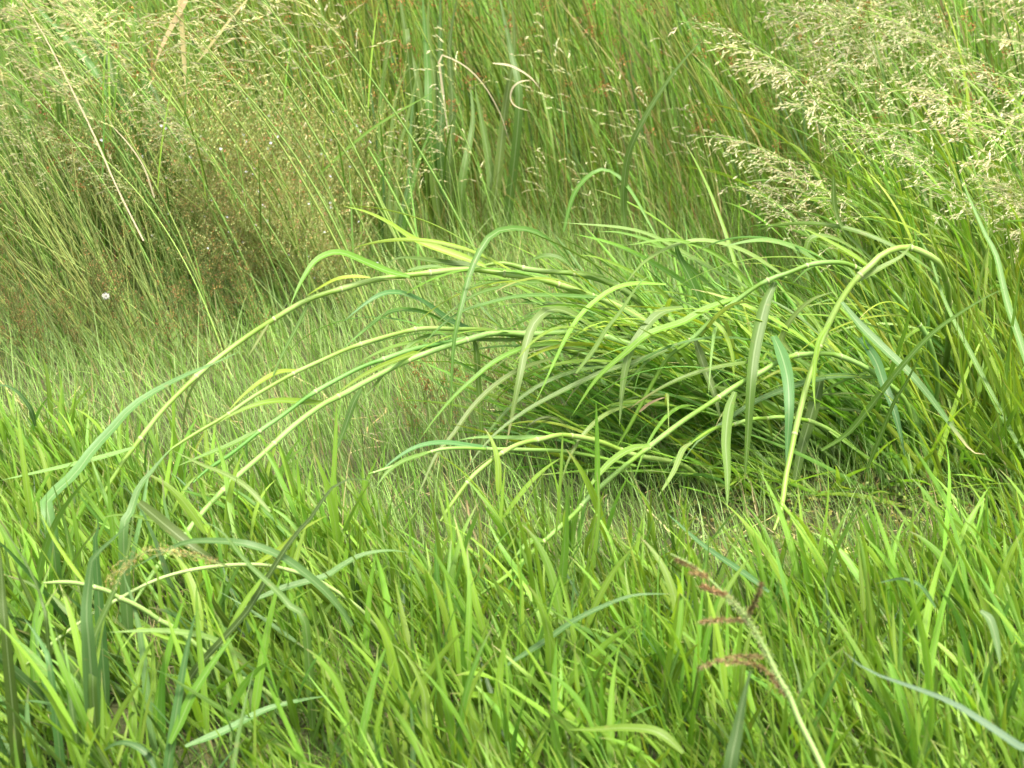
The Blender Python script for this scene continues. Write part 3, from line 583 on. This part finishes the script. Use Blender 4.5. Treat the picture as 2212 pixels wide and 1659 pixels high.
# sedge leaves standing in the middle background
root = empty('sedge_clump', ground_at(1010, 560)+np.array((0, .25, 0)), 'clump of broad upright deep green sedge leaves at the top centre', 'sedge')
org = np.array(root.location)
for sp, w_, tn in [('10:980,1380 960,1100 920,850 860,540', 46, MID*.75), ('10:640,1000 650,700 640,350 640,0 635,-150', 40, DARK*1.2), ('10:570,800 560,500 540,200 520,-100', 46, MID*.75), ('10:520,700 430,300 380,0 330,-200', 44, MID*.75),
                   ('10:700,1100 720,700 700,300 760,-80', 40, DARK*1.15), ('10:1000,1250 1060,700 1120,300 1090,-100', 42, DARK*1.2), ('10:1150,700 1100,350 1040,60 1000,-120', 44, DARK*1.25), ('10:420,250 440,420 500,640 620,900', 44, MID*.75),
                   ('10:600,1150 630,800 600,500 560,200 570,-60', 50, DARK*1.5), ('10:780,1200 850,800 830,520', 40, DARK*1.15)]:
    traced_leaf(root, org, sp, w_, tn, [5.75, 5.9], ground=True, fold=.2)
root = empty('sedge_clump', ground_at(840, 510)+np.array((0, .1, 0)), 'clump of narrow grey green sedge blades left of the broad deep green clump', 'sedge')
org = np.array(root.location)
for sp in ['10:290,1450 265,1100 262,800 275,500 330,200 385,-60', '10:320,1480 310,1100 340,700 400,500 470,400', '10:350,1500 370,1000 420,800 520,350', '10:270,1300 230,900 190,600 175,450', '10:380,1450 440,1150 450,800 500,400',
           '10:250,1150 250,700 290,300 295,100', '10:420,1400 500,1050 580,850 640,780']:
    traced_leaf(root, org, sp, 24, random.choice([BLUE*.95, MID*1.1, PALE*.7]), [5.5, 5.6], ground=True, fold=.3)
blade('lone thin blade slanting up right across the background', '00:2050,1150; 10:0,1000 180,850 380,720 540,630 625,570', 20, 'm', [5.2, 5.2])
# broad leaves behind the panicles at the left
root = empty('reed_clump', ground_at(330, 480)+np.array((0, .5, 0)), 'clump of broad arching reed leaves behind the feathery grass at top left', 'reed')
org = np.array(root.location)
for sp, w_, tn in [('00:820,900 640,500 430,250 250,60 100,-100', 60, MID), ('00:980,1100 800,650 640,300 450,60 400,-80', 70, 'm'), ('00:1100,1050 1050,700 900,450 760,300', 44, DARK*1.6), ('00:1180,1000 1170,800 1130,650', 70, MID),
                   ('00:380,640 480,540 640,380 800,240', 36, 'm'), ('00:1050,1000 1010,800 840,560', 60, DARK*1.4), ('00:620,1100 600,900 500,650 200,420 0,380', 60, 'm'), ('00:200,850 100,650 -60,500', 40, MID),
                   ('00:880,260 700,100 400,70 280,130', 40, MID), ('00:750,700 700,300 780,50 830,-50', 50, MID), ('00:960,1150 980,800 900,300 860,-60', 56, MID*.9)]:
    traced_leaf(root, org, sp, w_, tn, [5.35, 5.5], ground=True, fold=.25)

# depth of the traced stems, so that the grass in front parts where the photograph shows them
GRID = np.zeros((560, 440)); 
for P_, r_ in TRACED:
    for q in resample(P_, 220):
        x_, y_ = project(q[None]); i0, j0 = int(x_[0]/4), int(y_[0]/4); r = r_
        if 0 <= i0 < 560 and 0 <= j0 < 440:
            sl = GRID[max(i0-r, 0):i0+r+1, max(j0-r, 0):j0+r+1]; np.maximum(sl, q[1], out=sl)
def hides(P, Yb):
    x, y = project(P); i = np.clip((x/4).astype(int), 0, 559); j = np.clip((y/4).astype(int), 0, 439)
    return (GRID[i, j] > Yb[:, None]-.03).any(1)
# broad bright blades filling the foreground
def broad_field(n, name, label, keep, tints, lens, wd, lean=.35, front=True):
    g = Geo(); B = scatter(n if front else 40000, -2.6, 2.6, 1.9, 5.2, keep)
    if not front: B = B[:n]
    N = len(B)
    az = np.pi+rng.normal(0, .95, N); L = rng.uniform(*lens, N)
    P, S, D = curves(B, az, np.abs(rng.normal(lean, .22, N)), rng.uniform(-.05, .9, N)*rng.uniform(.3, 1, N), L, 8, wob=.25)
    L2 = np.interp(B[:, 1], [2.0, 3.3, 3.7, 4.4], [1.0, 1.0, .8, .72] if front else [1, 1, 1, 1]); P = B[:, None]+(P-B[:, None])*L2[:, None, None]
    k = ~hides(P[:, 3:], B[:, 1]) | (rng.random(N) < .12); P, S, B = P[k], S[k], B[k]; N = len(B)
    Wb = rng.uniform(*wd, N)[:, None]*profile(8)[None]
    tw = rng.normal(0, .6, (N, 1))+rng.normal(0, .8, (N, 1))*np.linspace(0, 1, 8)
    pick = rng.choice(len(tints), N, p=[t[1] for t in tints]); tt = np.array([t[0] for t in tints])[pick]
    ribbons(g, P, Wb, twist_side(P, S, tw), .35, tt*np.exp(rng.normal(0, .16, (N, 1)))*(1+rng.normal(0, .05, (N, 3))), tipcol=STRAW*.8, tipstart=.86)
    o = g.build(name, M_BROAD); return tag(o, label, 'grass', kind='stuff')
broad_field(52000, 'meadow_grass', 'lush yellow green broad bladed grass filling the foreground',
            lambda X, Y: (Y < front_edge(X)) & ~is_litter(X, Y), [(FRESH*1.15, .6), (FRESH*1.3+.01, .2), (MID, .12), (YEL*.95, .05), (BLUE*.9, .03)], (.08, .24), (.0045, .0105), lean=.5)
broad_field(1500, 'clump_base_leaves', 'fresh leaves radiating low from the roots of the lodged clump',
            lambda X, Y: (np.abs(X-.74) < .3) & (Y > 3.85) & (Y < 4.35), [(FRESH, .5), (YEL, .2), (MID, .3)], (.20, .42), (.006, .012), lean=.95, front=False)
broad_field(2600, 'right_hand_leaves', 'fresh long leaves crowding the right edge behind the clump',
            lambda X, Y: (X > .80+.25*(Y-4)) & (Y > 3.85) & (Y < 5.0), [(FRESH*1.1, .5), (YEL, .15), (MID, .25), (PALE, .1)], (.25, .52), (.006, .012), lean=.4, front=False)
broad_field(900, 'leaves_behind_clump', 'leaning fresh leaves filling the gap behind the arching clump',
            lambda X, Y: (X > .25) & (X < 1.1) & (Y > 4.35) & (Y < 4.9), [(FRESH*1.1, .5), (PALE, .25), (MID, .25)], (.20, .42), (.005, .010), lean=.7, front=False)
broad_field(420, 'low_sweeping_leaves', 'low leaves sweeping left from the lodged clump between its stems',
            lambda X, Y: (X > .15) & (X < .95) & (Y > 4.0) & (Y < 4.35), [(FRESH, .45), (YEL, .15), (MID, .3), (DARK*1.4, .1)], (.30, .55), (.006, .012), lean=.95, front=False)
broad_field(9000, 'blue_green_grass', 'broad blue green drooping grass leaves massed in the lower left corner',
            lambda X, Y: (X < -.10-.3*rng.random(len(X))) & (Y < 3.3) & (Y > 2.3), [(BLUE, .45), (MID, .25), (BLUE*1.25, .15), (DARK*1.3, .15)], (.16, .34), (.009, .017), lean=.6)
# ---------------------------------------------------------------- foreground shoots: one object each, leaves as parts
protos = []
for v in range(12):
    root = bpy.data.objects.new('grass_shoot', None); col.objects.link(root); reg(root)
    L = random.uniform(.07, .17)
    P, S, _ = curves(np.zeros((1, 3)), np.array([math.pi+random.gauss(0, .5)]), np.array([random.uniform(.1, .35)]), np.array([random.uniform(0, .3)]), np.array([L]), 7)
    g = Geo(); tube(g, P[0], np.linspace(.0028, .0018, 7), FRESH*.9+.03, 5); o = g.build('culm', M_CULM, root); reg(o)
    nl = random.randint(4, 6)
    for k in range(nl):
        a = .25+.75*k/(nl-1); q = P[0][int(a*6)]
        azm = (math.pi*.93 if k % 2 else .1)+random.gauss(0, .8); tl = random.uniform(.15, .6)*(1.1-a*.5)
        if k == nl-1: tl = .1; azm = math.pi
        Lf = random.uniform(.11, .23); Pb, Sb, _ = curves(q[None], np.array([azm]), np.array([tl]), np.array([random.uniform(.0, .9)]), np.array([Lf]), 12, wob=.2)
        g = Geo(); tw = random.gauss(0, .5)+np.linspace(0, random.gauss(0, .9), 12)
        ribbons(g, Pb, random.uniform(.008, .0135)*profile(12)[None], twist_side(Pb, Sb, tw[None]), .3, random.choice([FRESH*1.1, FRESH*1.25, MID*1.2, FRESH*1.05])*random.uniform(.95, 1.08), tipcol=STRAW*.8, tipstart=.88)
        o = g.build('leaf', M_BROAD, root); reg(o)
    protos.append(root)
def place(protos, n, spots, label, cat, group, smin=.85, smax=1.2, rz=.6, fy=None, tilt=0):
    for i in range(n):
        p = protos[i % len(protos)]
        o = p if (i < len(protos) and not p.get('label')) else copy_tree(p, None, PARTS)
        x, y = spots[i]; o.location = (x, y, float(zg(x, y))-.012); o.rotation_euler = (random.gauss(0, tilt), random.gauss(-tilt*.8, tilt), random.gauss(0, rz)); s = random.uniform(smin, smax)*(fy(y) if fy else 1); o.scale = (s, s, s*random.uniform(.9, 1.15))
        tag(o, label, cat, group)
spots = []
while len(spots) < 290:
    y = 2.55+(random.random()**.8)*1.6; x = random.uniform(-1, 1)*(.12+.245*y)
    if y > front_edge(np.array([x]))[0]-.02 or is_litter(x, y): continue
    sh = .21*(1 if y < 3.4 else .78); col_ = np.array([[(x+dx, y, sh*h) for h in (.35, .6, .8, 1) for dx in (-.03, .03)]])
    if hides(col_, np.array([y]))[0] and random.random() < .9: continue
    if any((x-a)**2+(y-b)**2 < .0022 for a, b in spots): 
        if random.random() < .9: continue
    spots.append((x, y))
place(protos, 290, spots, 'bright green broad leaved grass shoot in the lush foreground', 'grass shoot', 'broad leaved grass shoots in the foreground', tilt=.22, fy=lambda y: np.interp(y, [3.2, 3.7, 4.4], [1, .8, .72]))

# ---------------------------------------------------------------- feathery panicle grass
def make_panicle(drift, dens, tint, Hc=.95, gl=(.005, .010), gw=(.0016, .0028), per=120, spr=.3, tilt=(.05, .2), cr=.0021, pw=2.0):
    root = bpy.data.objects.new('feathery_grass', None); col.objects.link(root); reg(root)
    P, S, D = curves(np.zeros((1, 3)), np.array([math.pi+random.gauss(0, .15)]), np.array([random.uniform(*tilt)]), np.array([drift]), np.array([Hc]), 40, power=pw); P = P[0]; D = D[0]
    g = Geo(); tube(g, P, np.linspace(cr, .0008, 40), PALE*random.choice([1.0, 1.3, 1.5])+np.array((.06, .05, .02)), 4); o = g.build('culm', M_FINE, root); reg(o)
    g = Geo(); BP = []; G0 = []; GD = []
    for k in range(dens):
        a = .66+.33*k/dens; i = int(a*39); q = P[i]; L = (.16*(1-(a-.62)/.4)+.03)*random.uniform(.6, 1.1)
        az = math.pi+random.gauss(0, 1.0); tl = random.uniform(.35, 1.0)+drift*.4
        Pb, _, Db = curves(q[None], np.array([az]), np.array([tl]), np.array([random.uniform(.3, 1.2)]), np.array([L]), 8, power=1); BP.append(Pb[0])
        for j in range(int(6+L*per)):
            b = random.uniform(.25, 1); jj = min(int(b*7), 6); c = Pb[0][jj]+(Pb[0][jj+1]-Pb[0][jj])*(b*7-jj)
            d = Db[0][jj]+np.array((random.gauss(-.1, spr), random.gauss(0, spr), random.gauss(-.15*spr/.3, spr)))
            off = nz(d)*random.uniform(0, .012); G0.append(c+off); GD.append(d)
    BP = np.array(BP); batch_tubes(g, BP, np.full(BP.shape[:2], .00035), np.tile(OLIVE*1.3+.05, (len(BP), 1)))
    N = len(G0); grains(g, np.array(G0), np.array(GD), rng.uniform(*gl, N), rng.uniform(*gw, N), jitter(tint, N, .18, .05))
    o = g.build('panicle', M_SEED, root); reg(o)
    for k in range(2):
        q = P[int(random.uniform(.15, .5)*39)]
        Pb, Sb, _ = curves(q[None], np.array([math.pi+random.gauss(0, 1)]), np.array([.35]), np.array([random.uniform(.4, 1.2)]), np.array([random.uniform(.2, .35)]), 10)
        g = Geo(); ribbons(g, Pb, .004*profile(10)[None], Sb, .2, random.choice([FRESH, MID, PALE])); o = g.build('leaf', M_FINE, root); reg(o)
    return root
WHEAT = np.array((.55, .54, .36))
pr = [make_panicle(random.uniform(1.2, 1.7), 26, WHEAT, .9, (.008, .015), (.0017, .0029), 55, .18) for _ in range(7)]
# the placed tip decides where the base stands
def tip_spots(tips, H, lean):
    out = []
    for (px, py, Y) in tips:
        p = at(px, py, Y); out.append((p[0]+lean, p[1], max(.35, p[2])/H))
    return out
def place_tips(protos, tips, label, cat, group, tiploc):
    """stand copies so that their seed heads come near the given points"""
    for i, (px, py, Y) in enumerate(tips):
        p = protos[i % len(protos)]; o = p if (i < len(protos) and not p.get('label')) else copy_tree(p, None, PARTS)
        T = tiploc[p.name]; q = at(px, py, Y); s = max(.28, min(1.6, (q[2])/T[2])); rz = random.gauss(0, .22)
        dx = (T[0]*math.cos(rz)-T[1]*math.sin(rz))*s; dy = (T[0]*math.sin(rz)+T[1]*math.cos(rz))*s
        x, y = q[0]-dx, q[1]-dy; o.location = (x, y, float(zg(x, y))-.01); o.rotation_euler = (0, 0, rz); o.scale = (s, s, s); tag(o, label, cat, group)
def tips_of(protos):
    d = {}
    for p in protos:
        me = PARTS[p.name][0].data; n = len(me.vertices); co = np.empty(n*3); me.vertices.foreach_get('co', co); co = co.reshape(-1, 3); d[p.name] = co[int(n*.85)]
    return d
TL = tips_of(pr)
tips = []
while len(tips) < 50:                        # the right hand cloud of seed heads
    x = random.uniform(1580, 2330); y = random.uniform(-60, 560)
    lo = np.interp(x, [1580, 1700, 1900, 2050, 2212, 2330], [60, 170, 300, 380, 560, 600])
    if y > lo or (y > 250 and random.random() < .45): continue
    tips.append((x, y, random.uniform(4.3, 4.8) if (y > 150 and x > 1850) else random.uniform(4.75, 6.1)))
tips += [(1650, 300, 4.7), (1600, 285, 4.7), (1720, 330, 4.65), (1690, 400, 4.6), (1640, 405, 4.6), (1760, 380, 4.6), (1760, 450, 4.5), (1800, 230, 4.7), (1700, 150, 5.0), (1640, 110, 5.1), (1740, 60, 5.2), (1850, 40, 5.2)]
place_tips(pr, tips, 'feathery cream seed head arching left in the upper right', 'feathery grass', 'feathery seed heads at upper right', TL)
pl = [make_panicle(random.uniform(.35, .9), 15, WHEAT*np.array((1.0, 1.02, .9)), .9, (.009, .016), (.0017, .0028), 48, .14, (.25, .45), .0030, 1.6) for _ in range(6)]
TL2 = tips_of(pl); tips = []
while len(tips) < 70:
    x = random.uniform(-120, 640); y = random.uniform(-80, 480)
    if y > np.interp(x, [-100, 200, 450, 640], [520, 420, 260, 120]): continue
    if x > 380 and random.random() < .5: continue
    tips.append((x, y, random.uniform(4.75, 5.6)))
place_tips(pl, tips, 'slender pale seed head leaning left in the upper left', 'feathery grass', 'slender seed heads at upper left', TL2)
pm = [make_panicle(random.uniform(.1, .7), 9, WHEAT*1.05, .8, (.010, .018), (.002, .0032), 45, .12) for _ in range(4)]
TL3 = tips_of(pm)
tips = [(975, 100, 5.4), (960, 300, 5.3), (960, 210, 5.3), (1010, 290, 5.3), (1190, 60, 5.6), (1230, 110, 5.6), (1180, 330, 5.2), (1250, 350, 5.2), (900, 380, 5.2), (1380, 260, 5.5), (1400, 200, 5.5), (1460, 120, 5.6), (760, 60, 5.6), (700, 30, 5.6), (880, 260, 5.3),
        (620, 200, 5.3), (1300, 330, 5.2), (1340, 160, 5.6), (1500, 240, 5.4), (1530, 330, 5.3), (860, 950, 3.75), (830, 930, 3.78)]
place_tips(pm, tips, 'thin sparse seed head standing in the middle background', 'feathery grass', 'sparse seed heads in the middle', TL3)

# ---------------------------------------------------------------- rushes with rusty flower clusters
def make_rush(n, H, lean, tint, clusters=.35, spread=.06):
    root = bpy.data.objects.new('rush_tuft', None); col.objects.link(root); reg(root)
    B = np.c_[rng.normal(0, spread, n), rng.normal(0, spread, n), np.zeros(n)]; L = rng.uniform(.6, 1.1, n)*H
    P, S, D = curves(B, math.pi+rng.normal(0, .6, n), np.abs(rng.normal(lean, .17, n)), rng.uniform(0, .35, n), L, 9)
    g = Geo(); batch_tubes(g, P, rng.uniform(.0017, .0030, n)[:, None]*np.linspace(1, .45, 9)[None], jitter(tint, n, .15, .06)); o = g.build('stems', M_FINE, root); reg(o); o['kind'] = 'stuff'
    G0 = []; GD = []
    for i in range(n):
        if random.random() < clusters:
            c = P[i][random.choice([6, 7, 8])]
            for j in range(26): d = rng.normal(size=3); G0.append(c+d*.0085); GD.append(d)
    if G0:
        g = Geo(); N = len(G0); grains(g, np.array(G0), np.array(GD), rng.uniform(.004, .009, N), rng.uniform(.0025, .004, N), jitter(RUST*1.0, N, .35, .1)); o = g.build('flower_clusters', M_SEED, root); reg(o); o['kind'] = 'stuff'
    return root
ra = [make_rush(34, 1.0, .2, np.array((.26, .37, .06)), .5, spread=.12) for _ in range(4)]
sp_ = [(random.uniform(-.95, -.25), random.uniform(5.75, 7.2)) for _ in range(26)]
place(ra, 17, sp_[:17], 'tall bright rush tuft with rusty flower clusters at the top left of centre', 'rush', 'rush tufts left of centre', .85, 1.2, .3)
rb = [make_rush(20, 1.0, .38, np.array((.28, .37, .08)), .35, spread=.16) for _ in range(4)]
sp_ = [(random.uniform(.05, 1.25), random.uniform(5.6, 7.2)) for _ in range(34)]
place(rb, 16, sp_[:16], 'bright rush tuft leaning left with brown flower clusters at the top right of centre', 'rush', 'rush tufts right of centre', .85, 1.2, .3)
# yellow brown leaning stems at the left edge
rc = [make_rush(45, .6, .55, np.array((.27, .35, .10)), .05) for _ in range(3)]
sp_ = [(random.uniform(-1.55, -.85), random.uniform(4.7, 5.3)) for _ in range(22)]
place(rc, 4, sp_[:4], 'yellowish stem tuft leaning left at the left edge', 'rush', 'yellowish stem tufts at the left', .8, 1.15, .25)
# jointed small rush, dark red brown seeds
def make_seed_weed(H, nb, tint_s, tint_g, gs, flowers=0, spread=.8, hook=0.3):
    root = bpy.data.objects.new('seed_weed', None); col.objects.link(root); reg(root)
    P, S, D = curves(np.zeros((1, 3)), np.array([math.pi]), np.array([hook]), np.array([.4]), np.array([H]), 16); P = P[0]
    BP = []; G0 = []; GD = []
    for k in range(nb):
        i = int(random.uniform(.25, 1)*15); q = P[i]; az = random.uniform(0, 6.28); L = random.uniform(.06, .17)*H/.4
        Pb, _, Db = curves(q[None], np.array([az]), np.array([random.uniform(.3, spread)]), np.array([random.uniform(-.3, .5)]), np.array([L]), 6); BP.append(Pb[0])
        for j in range(3):
            q2 = Pb[0][random.randint(1, 5)]; Pc, _, Dc = curves(q2[None], np.array([az+random.gauss(0, 1)]), np.array([random.uniform(.2, 1.0)]), np.array([.2]), np.array([L*.5]), 6); BP.append(Pc[0])
            for m_ in range(6): G0.append(Pc[0][random.randint(1, 5)]+rng.normal(size=3)*.002); GD.append(rng.normal(size=3)+np.array((0, 0, .8)))
    BP = np.array(BP); g = Geo(); tube(g, P, np.linspace(.0022, .0008, 16), tint_s, 4); batch_tubes(g, BP, np.full(BP.shape[:2], .0005), np.tile(tint_s, (len(BP), 1))); o = g.build('stem', M_FINE, root); reg(o)
    N = len(G0); g = Geo(); tg = jitter(tint_g[0], N, .2, .08); m_ = rng.random(N) < tint_g[2]; tg[m_] = jitter(tint_g[1], int(m_.sum()), .25, .08)
    grains(g, np.array(G0), np.array(GD), rng.uniform(gs*.8, gs*1.5, N), rng.uniform(gs*.6, gs, N), tg); o = g.build('seed_pods', M_SEED, root); reg(o); o['kind'] = 'stuff'
    for k in range(flowers):
        c = G0[random.randrange(N)]; n_ = nz(np.array((random.gauss(0, .3), -.7, .7))); a = nz(np.cross(n_, (1, .2, 0))); b = np.cross(n_, a)
        V = [c+n_*.001]; 
        for j in range(8): r_ = .0042 if j % 2 == 0 else .0028; V.append(c+(a*math.cos(j*math.pi/4)+b*math.sin(j*math.pi/4))*r_+n_*.002)
        g = Geo(); V = np.array(V); F = np.array([[0, 1+j, 1+(j+1) % 8, 1+(j+2) % 8] for j in range(0, 8, 2)])
        g.add(V, F, np.tile((.76, .79, .88), (9, 1)), np.tile((.5, .5, .5), (9, 1))); o = g.build('flower', M_SEED, root); reg(o)
    return root
GP = np.array((.44, .50, .22)); BR = np.array((.46, .31, .15))
wa = [make_seed_weed(random.uniform(.45, .6), 34, OLIVE*1.5, (GP, BR, .3), .0046, 3, hook=.7) for _ in range(4)]
sp_ = []
while len(sp_) < 50:
    q = ground_at(random.uniform(330, 860), random.uniform(550, 720)); sp_.append((q[0], q[1]))
place(wa, 50, sp_, 'bushy weed sprays with tiny round pods and white flowers left of centre', 'weed', 'podded weeds left of centre', .6, 1.1, .7)
wb = [make_seed_weed(random.uniform(.3, .42), 30, OLIVE*1.1, (BR, GP, .45), .0038, 1, hook=.5) for _ in range(4)]
sp_ = []
while len(sp_) < 26:
    q = ground_at(random.uniform(560, 880), random.uniform(570, 700)); sp_.append((q[0], q[1]))
place(wb, 26, sp_, 'brown gone over weed spray behind the arching stems', 'weed', 'brown weed sprays', .7, 1.1, .6)
wc = [make_seed_weed(random.uniform(.16, .26), 18, OLIVE*.8, (np.array((.34, .20, .09)), OLIVE, .45), .0030, 0, spread=1.0, hook=.2) for _ in range(4)]
sp_ = []
while len(sp_) < 48:
    q = ground_at(random.uniform(-40, 640), random.uniform(730, 860)); sp_.append((q[0], q[1]))
place(wc, 22, sp_[:22], 'low red brown seeded rush at the left behind the lush grass', 'rush', 'low red brown rushes at the left', .8, 1.2, .8)
sp_ = [tuple(ground_at(x, y)[:2]) for x, y in [(930, 930), (960, 960), (1000, 900), (1110, 930), (1130, 980), (900, 1000), (1060, 900), (1180, 900)]]
wd_ = [make_seed_weed(.14, 9, OLIVE, (RUST, OLIVE, .2), .0030, 0, spread=.9, hook=.1) for _ in range(2)]
place(wd_, 8, sp_, 'small reddish seeded rush in the short grass under the arches', 'rush', 'small reddish rushes under the arches', .9, 1.1, .8)
# white tuft of seed down caught at the left
g = Geo(); N = 300; D = rng.normal(size=(N, 3)); grains(g, D*.004, D, rng.uniform(.003, .008, N), rng.uniform(.001, .002, N), np.tile((.74, .76, .78), (N, 1)))
o = g.build('seed_fluff', M_SEED); o.scale = (.6, .6, .5); o.location = Vector(at(228, 640, 4.45)); tag(o, 'small white seed fluff caught on the reddish rushes at left', 'seed fluff')

# ---------------------------------------------------------------- the near brown seed head, bottom right
P3 = world_path(pts('22:960,1780 860,1560 760,1360 690,1190 620,1070 540,900 420,690 330,590 170,430 60,340 -80,270'), [2.4, 2.5, 2.55]); P = resample(P3, 60); org = P[0].copy()
root = empty('seed_head_stalk', org, 'brown bristly seed head on a pale stalk at the bottom right', 'seed head')
t = np.linspace(0, 1, 60)
g = Geo(); tube(g, P-org, np.interp(t, [0, .35, .6, 1], [.0042, .0036, .0022, .0008]), PALE*.95+.02, 8); g.build('stalk', M_CULM, root)
g = Geo(); N = 700; k = rng.integers(20, 46, N); c = P[k]-org; D = rng.normal(size=(N, 3))+np.array((-.6, 0, .8)); grains(g, c, D, rng.uniform(.004, .011, N), np.full(N, .0008), jitter(YEL*.7+.2, N, .15, .05)); g.build('bristle', M_SEED, root)['kind'] = 'stuff'
for sp, n in [('22:520,940 400,935 290,945 200,975 130,1000', 300), ('22:600,1100 540,1030 470,990 380,975 290,975', 300), ('22:410,705 330,700 230,700 130,712', 300), ('22:425,690 450,620 480,560 510,470', 240), ('22:300,550 240,520 170,500 130,480', 300),
              ('22:165,425 110,400 60,395', 160), ('22:90,360 30,345 -40,310', 160), ('22:660,1180 620,1120 580,1060', 160)]:
    Q = resample(world_path(pts(sp), [2.53, 2.5]), 30)-org; g = Geo(); tube(g, Q, .0006, OLIVE, 4)
    k = rng.integers(0, 30, n); T = nz(np.gradient(Q, axis=0))[k]; c = Q[k]+rng.normal(size=(n, 3))*.0006
    grains(g, c, T*1.0+rng.normal(size=(n, 3))*.8, rng.uniform(.004, .007, n), rng.uniform(.0010, .0018, n), jitter(np.array((.29, .225, .11)), n, .35, .06))
    grains(g, c[:n//3], T[:n//3]+rng.normal(size=(n//3, 3))*.5, rng.uniform(.006, .012, n//3), np.full(n//3, .0004), jitter(np.array((.42, .32, .2)), n//3, .2)); g.build('spike', M_SEED, root)
# the faint seed head at the lower left
P3 = world_path(pts('02:1480,350 1400,330 1280,290 1150,262 1000,245 900,280 820,340 740,400 730,460'), [2.75, 2.72]); P = resample(P3, 40); org = P[0].copy()
root = empty('seed_head_stalk', org, 'faint pinkish drooping seed head among the blue leaves at lower left', 'seed head')
g = Geo(); tube(g, P-org, .0007, OLIVE*1.2, 4); g.build('stalk', M_CULM, root)
g = Geo(); N = 380; k = rng.integers(3, 40, N); c = P[k]-org+rng.normal(size=(N, 3))*.006*(np.linspace(.3, 1, 40)[k])[:, None]; grains(g, c, nz(np.gradient(P, axis=0))[k]+rng.normal(size=(N, 3))*.5, rng.uniform(.003, .007, N), rng.uniform(.0007, .0012, N), jitter(np.array((.36, .32, .14)), N, .25)); g.build('panicle', M_SEED, root)

# say where each of the look-alikes stands
def region(o):
    x, y = project(np.array(o.location)[None]+np.array([[0, 0, .12]])); x, y = x[0], y[0]
    return x, y
for o in list(col.objects):
    gname = o.get('group'); 
    if not gname: continue
    x, y = region(o)
    if gname.startswith('broad leaved'):
        near = 'near the bottom edge' if y > 1450 else ('halfway up the lush grass' if y > 1180 else 'at the back of the lush grass')
        side = 'in the left third' if x < 737 else ('in the middle third' if x < 1474 else 'in the right third')
        o['label'] = 'broad leaved shoot '+near+' '+side; o['group'] = 'broad leaved grass shoots '+near+' '+side

bygroup = {}
for o in col.objects:
    if o.get('group') and not o['group'].startswith('broad leaved'): bygroup.setdefault(o['group'], []).append(o)
for gname, os_ in bygroup.items():
    if len(os_) < 12 or len({o['label'] for o in os_}) > 1: continue
    X_ = sorted(o.location.x for o in os_); m1 = X_[len(X_)//3]; m2 = X_[2*len(X_)//3]
    for o in os_:
        sfx = ', leftmost third' if o.location.x < m1 else (', middle third' if o.location.x < m2 else ', rightmost third')
        if len((o['label']+sfx).split()) <= 16: o['label'] = o['label']+sfx; o['group'] = gname+sfx
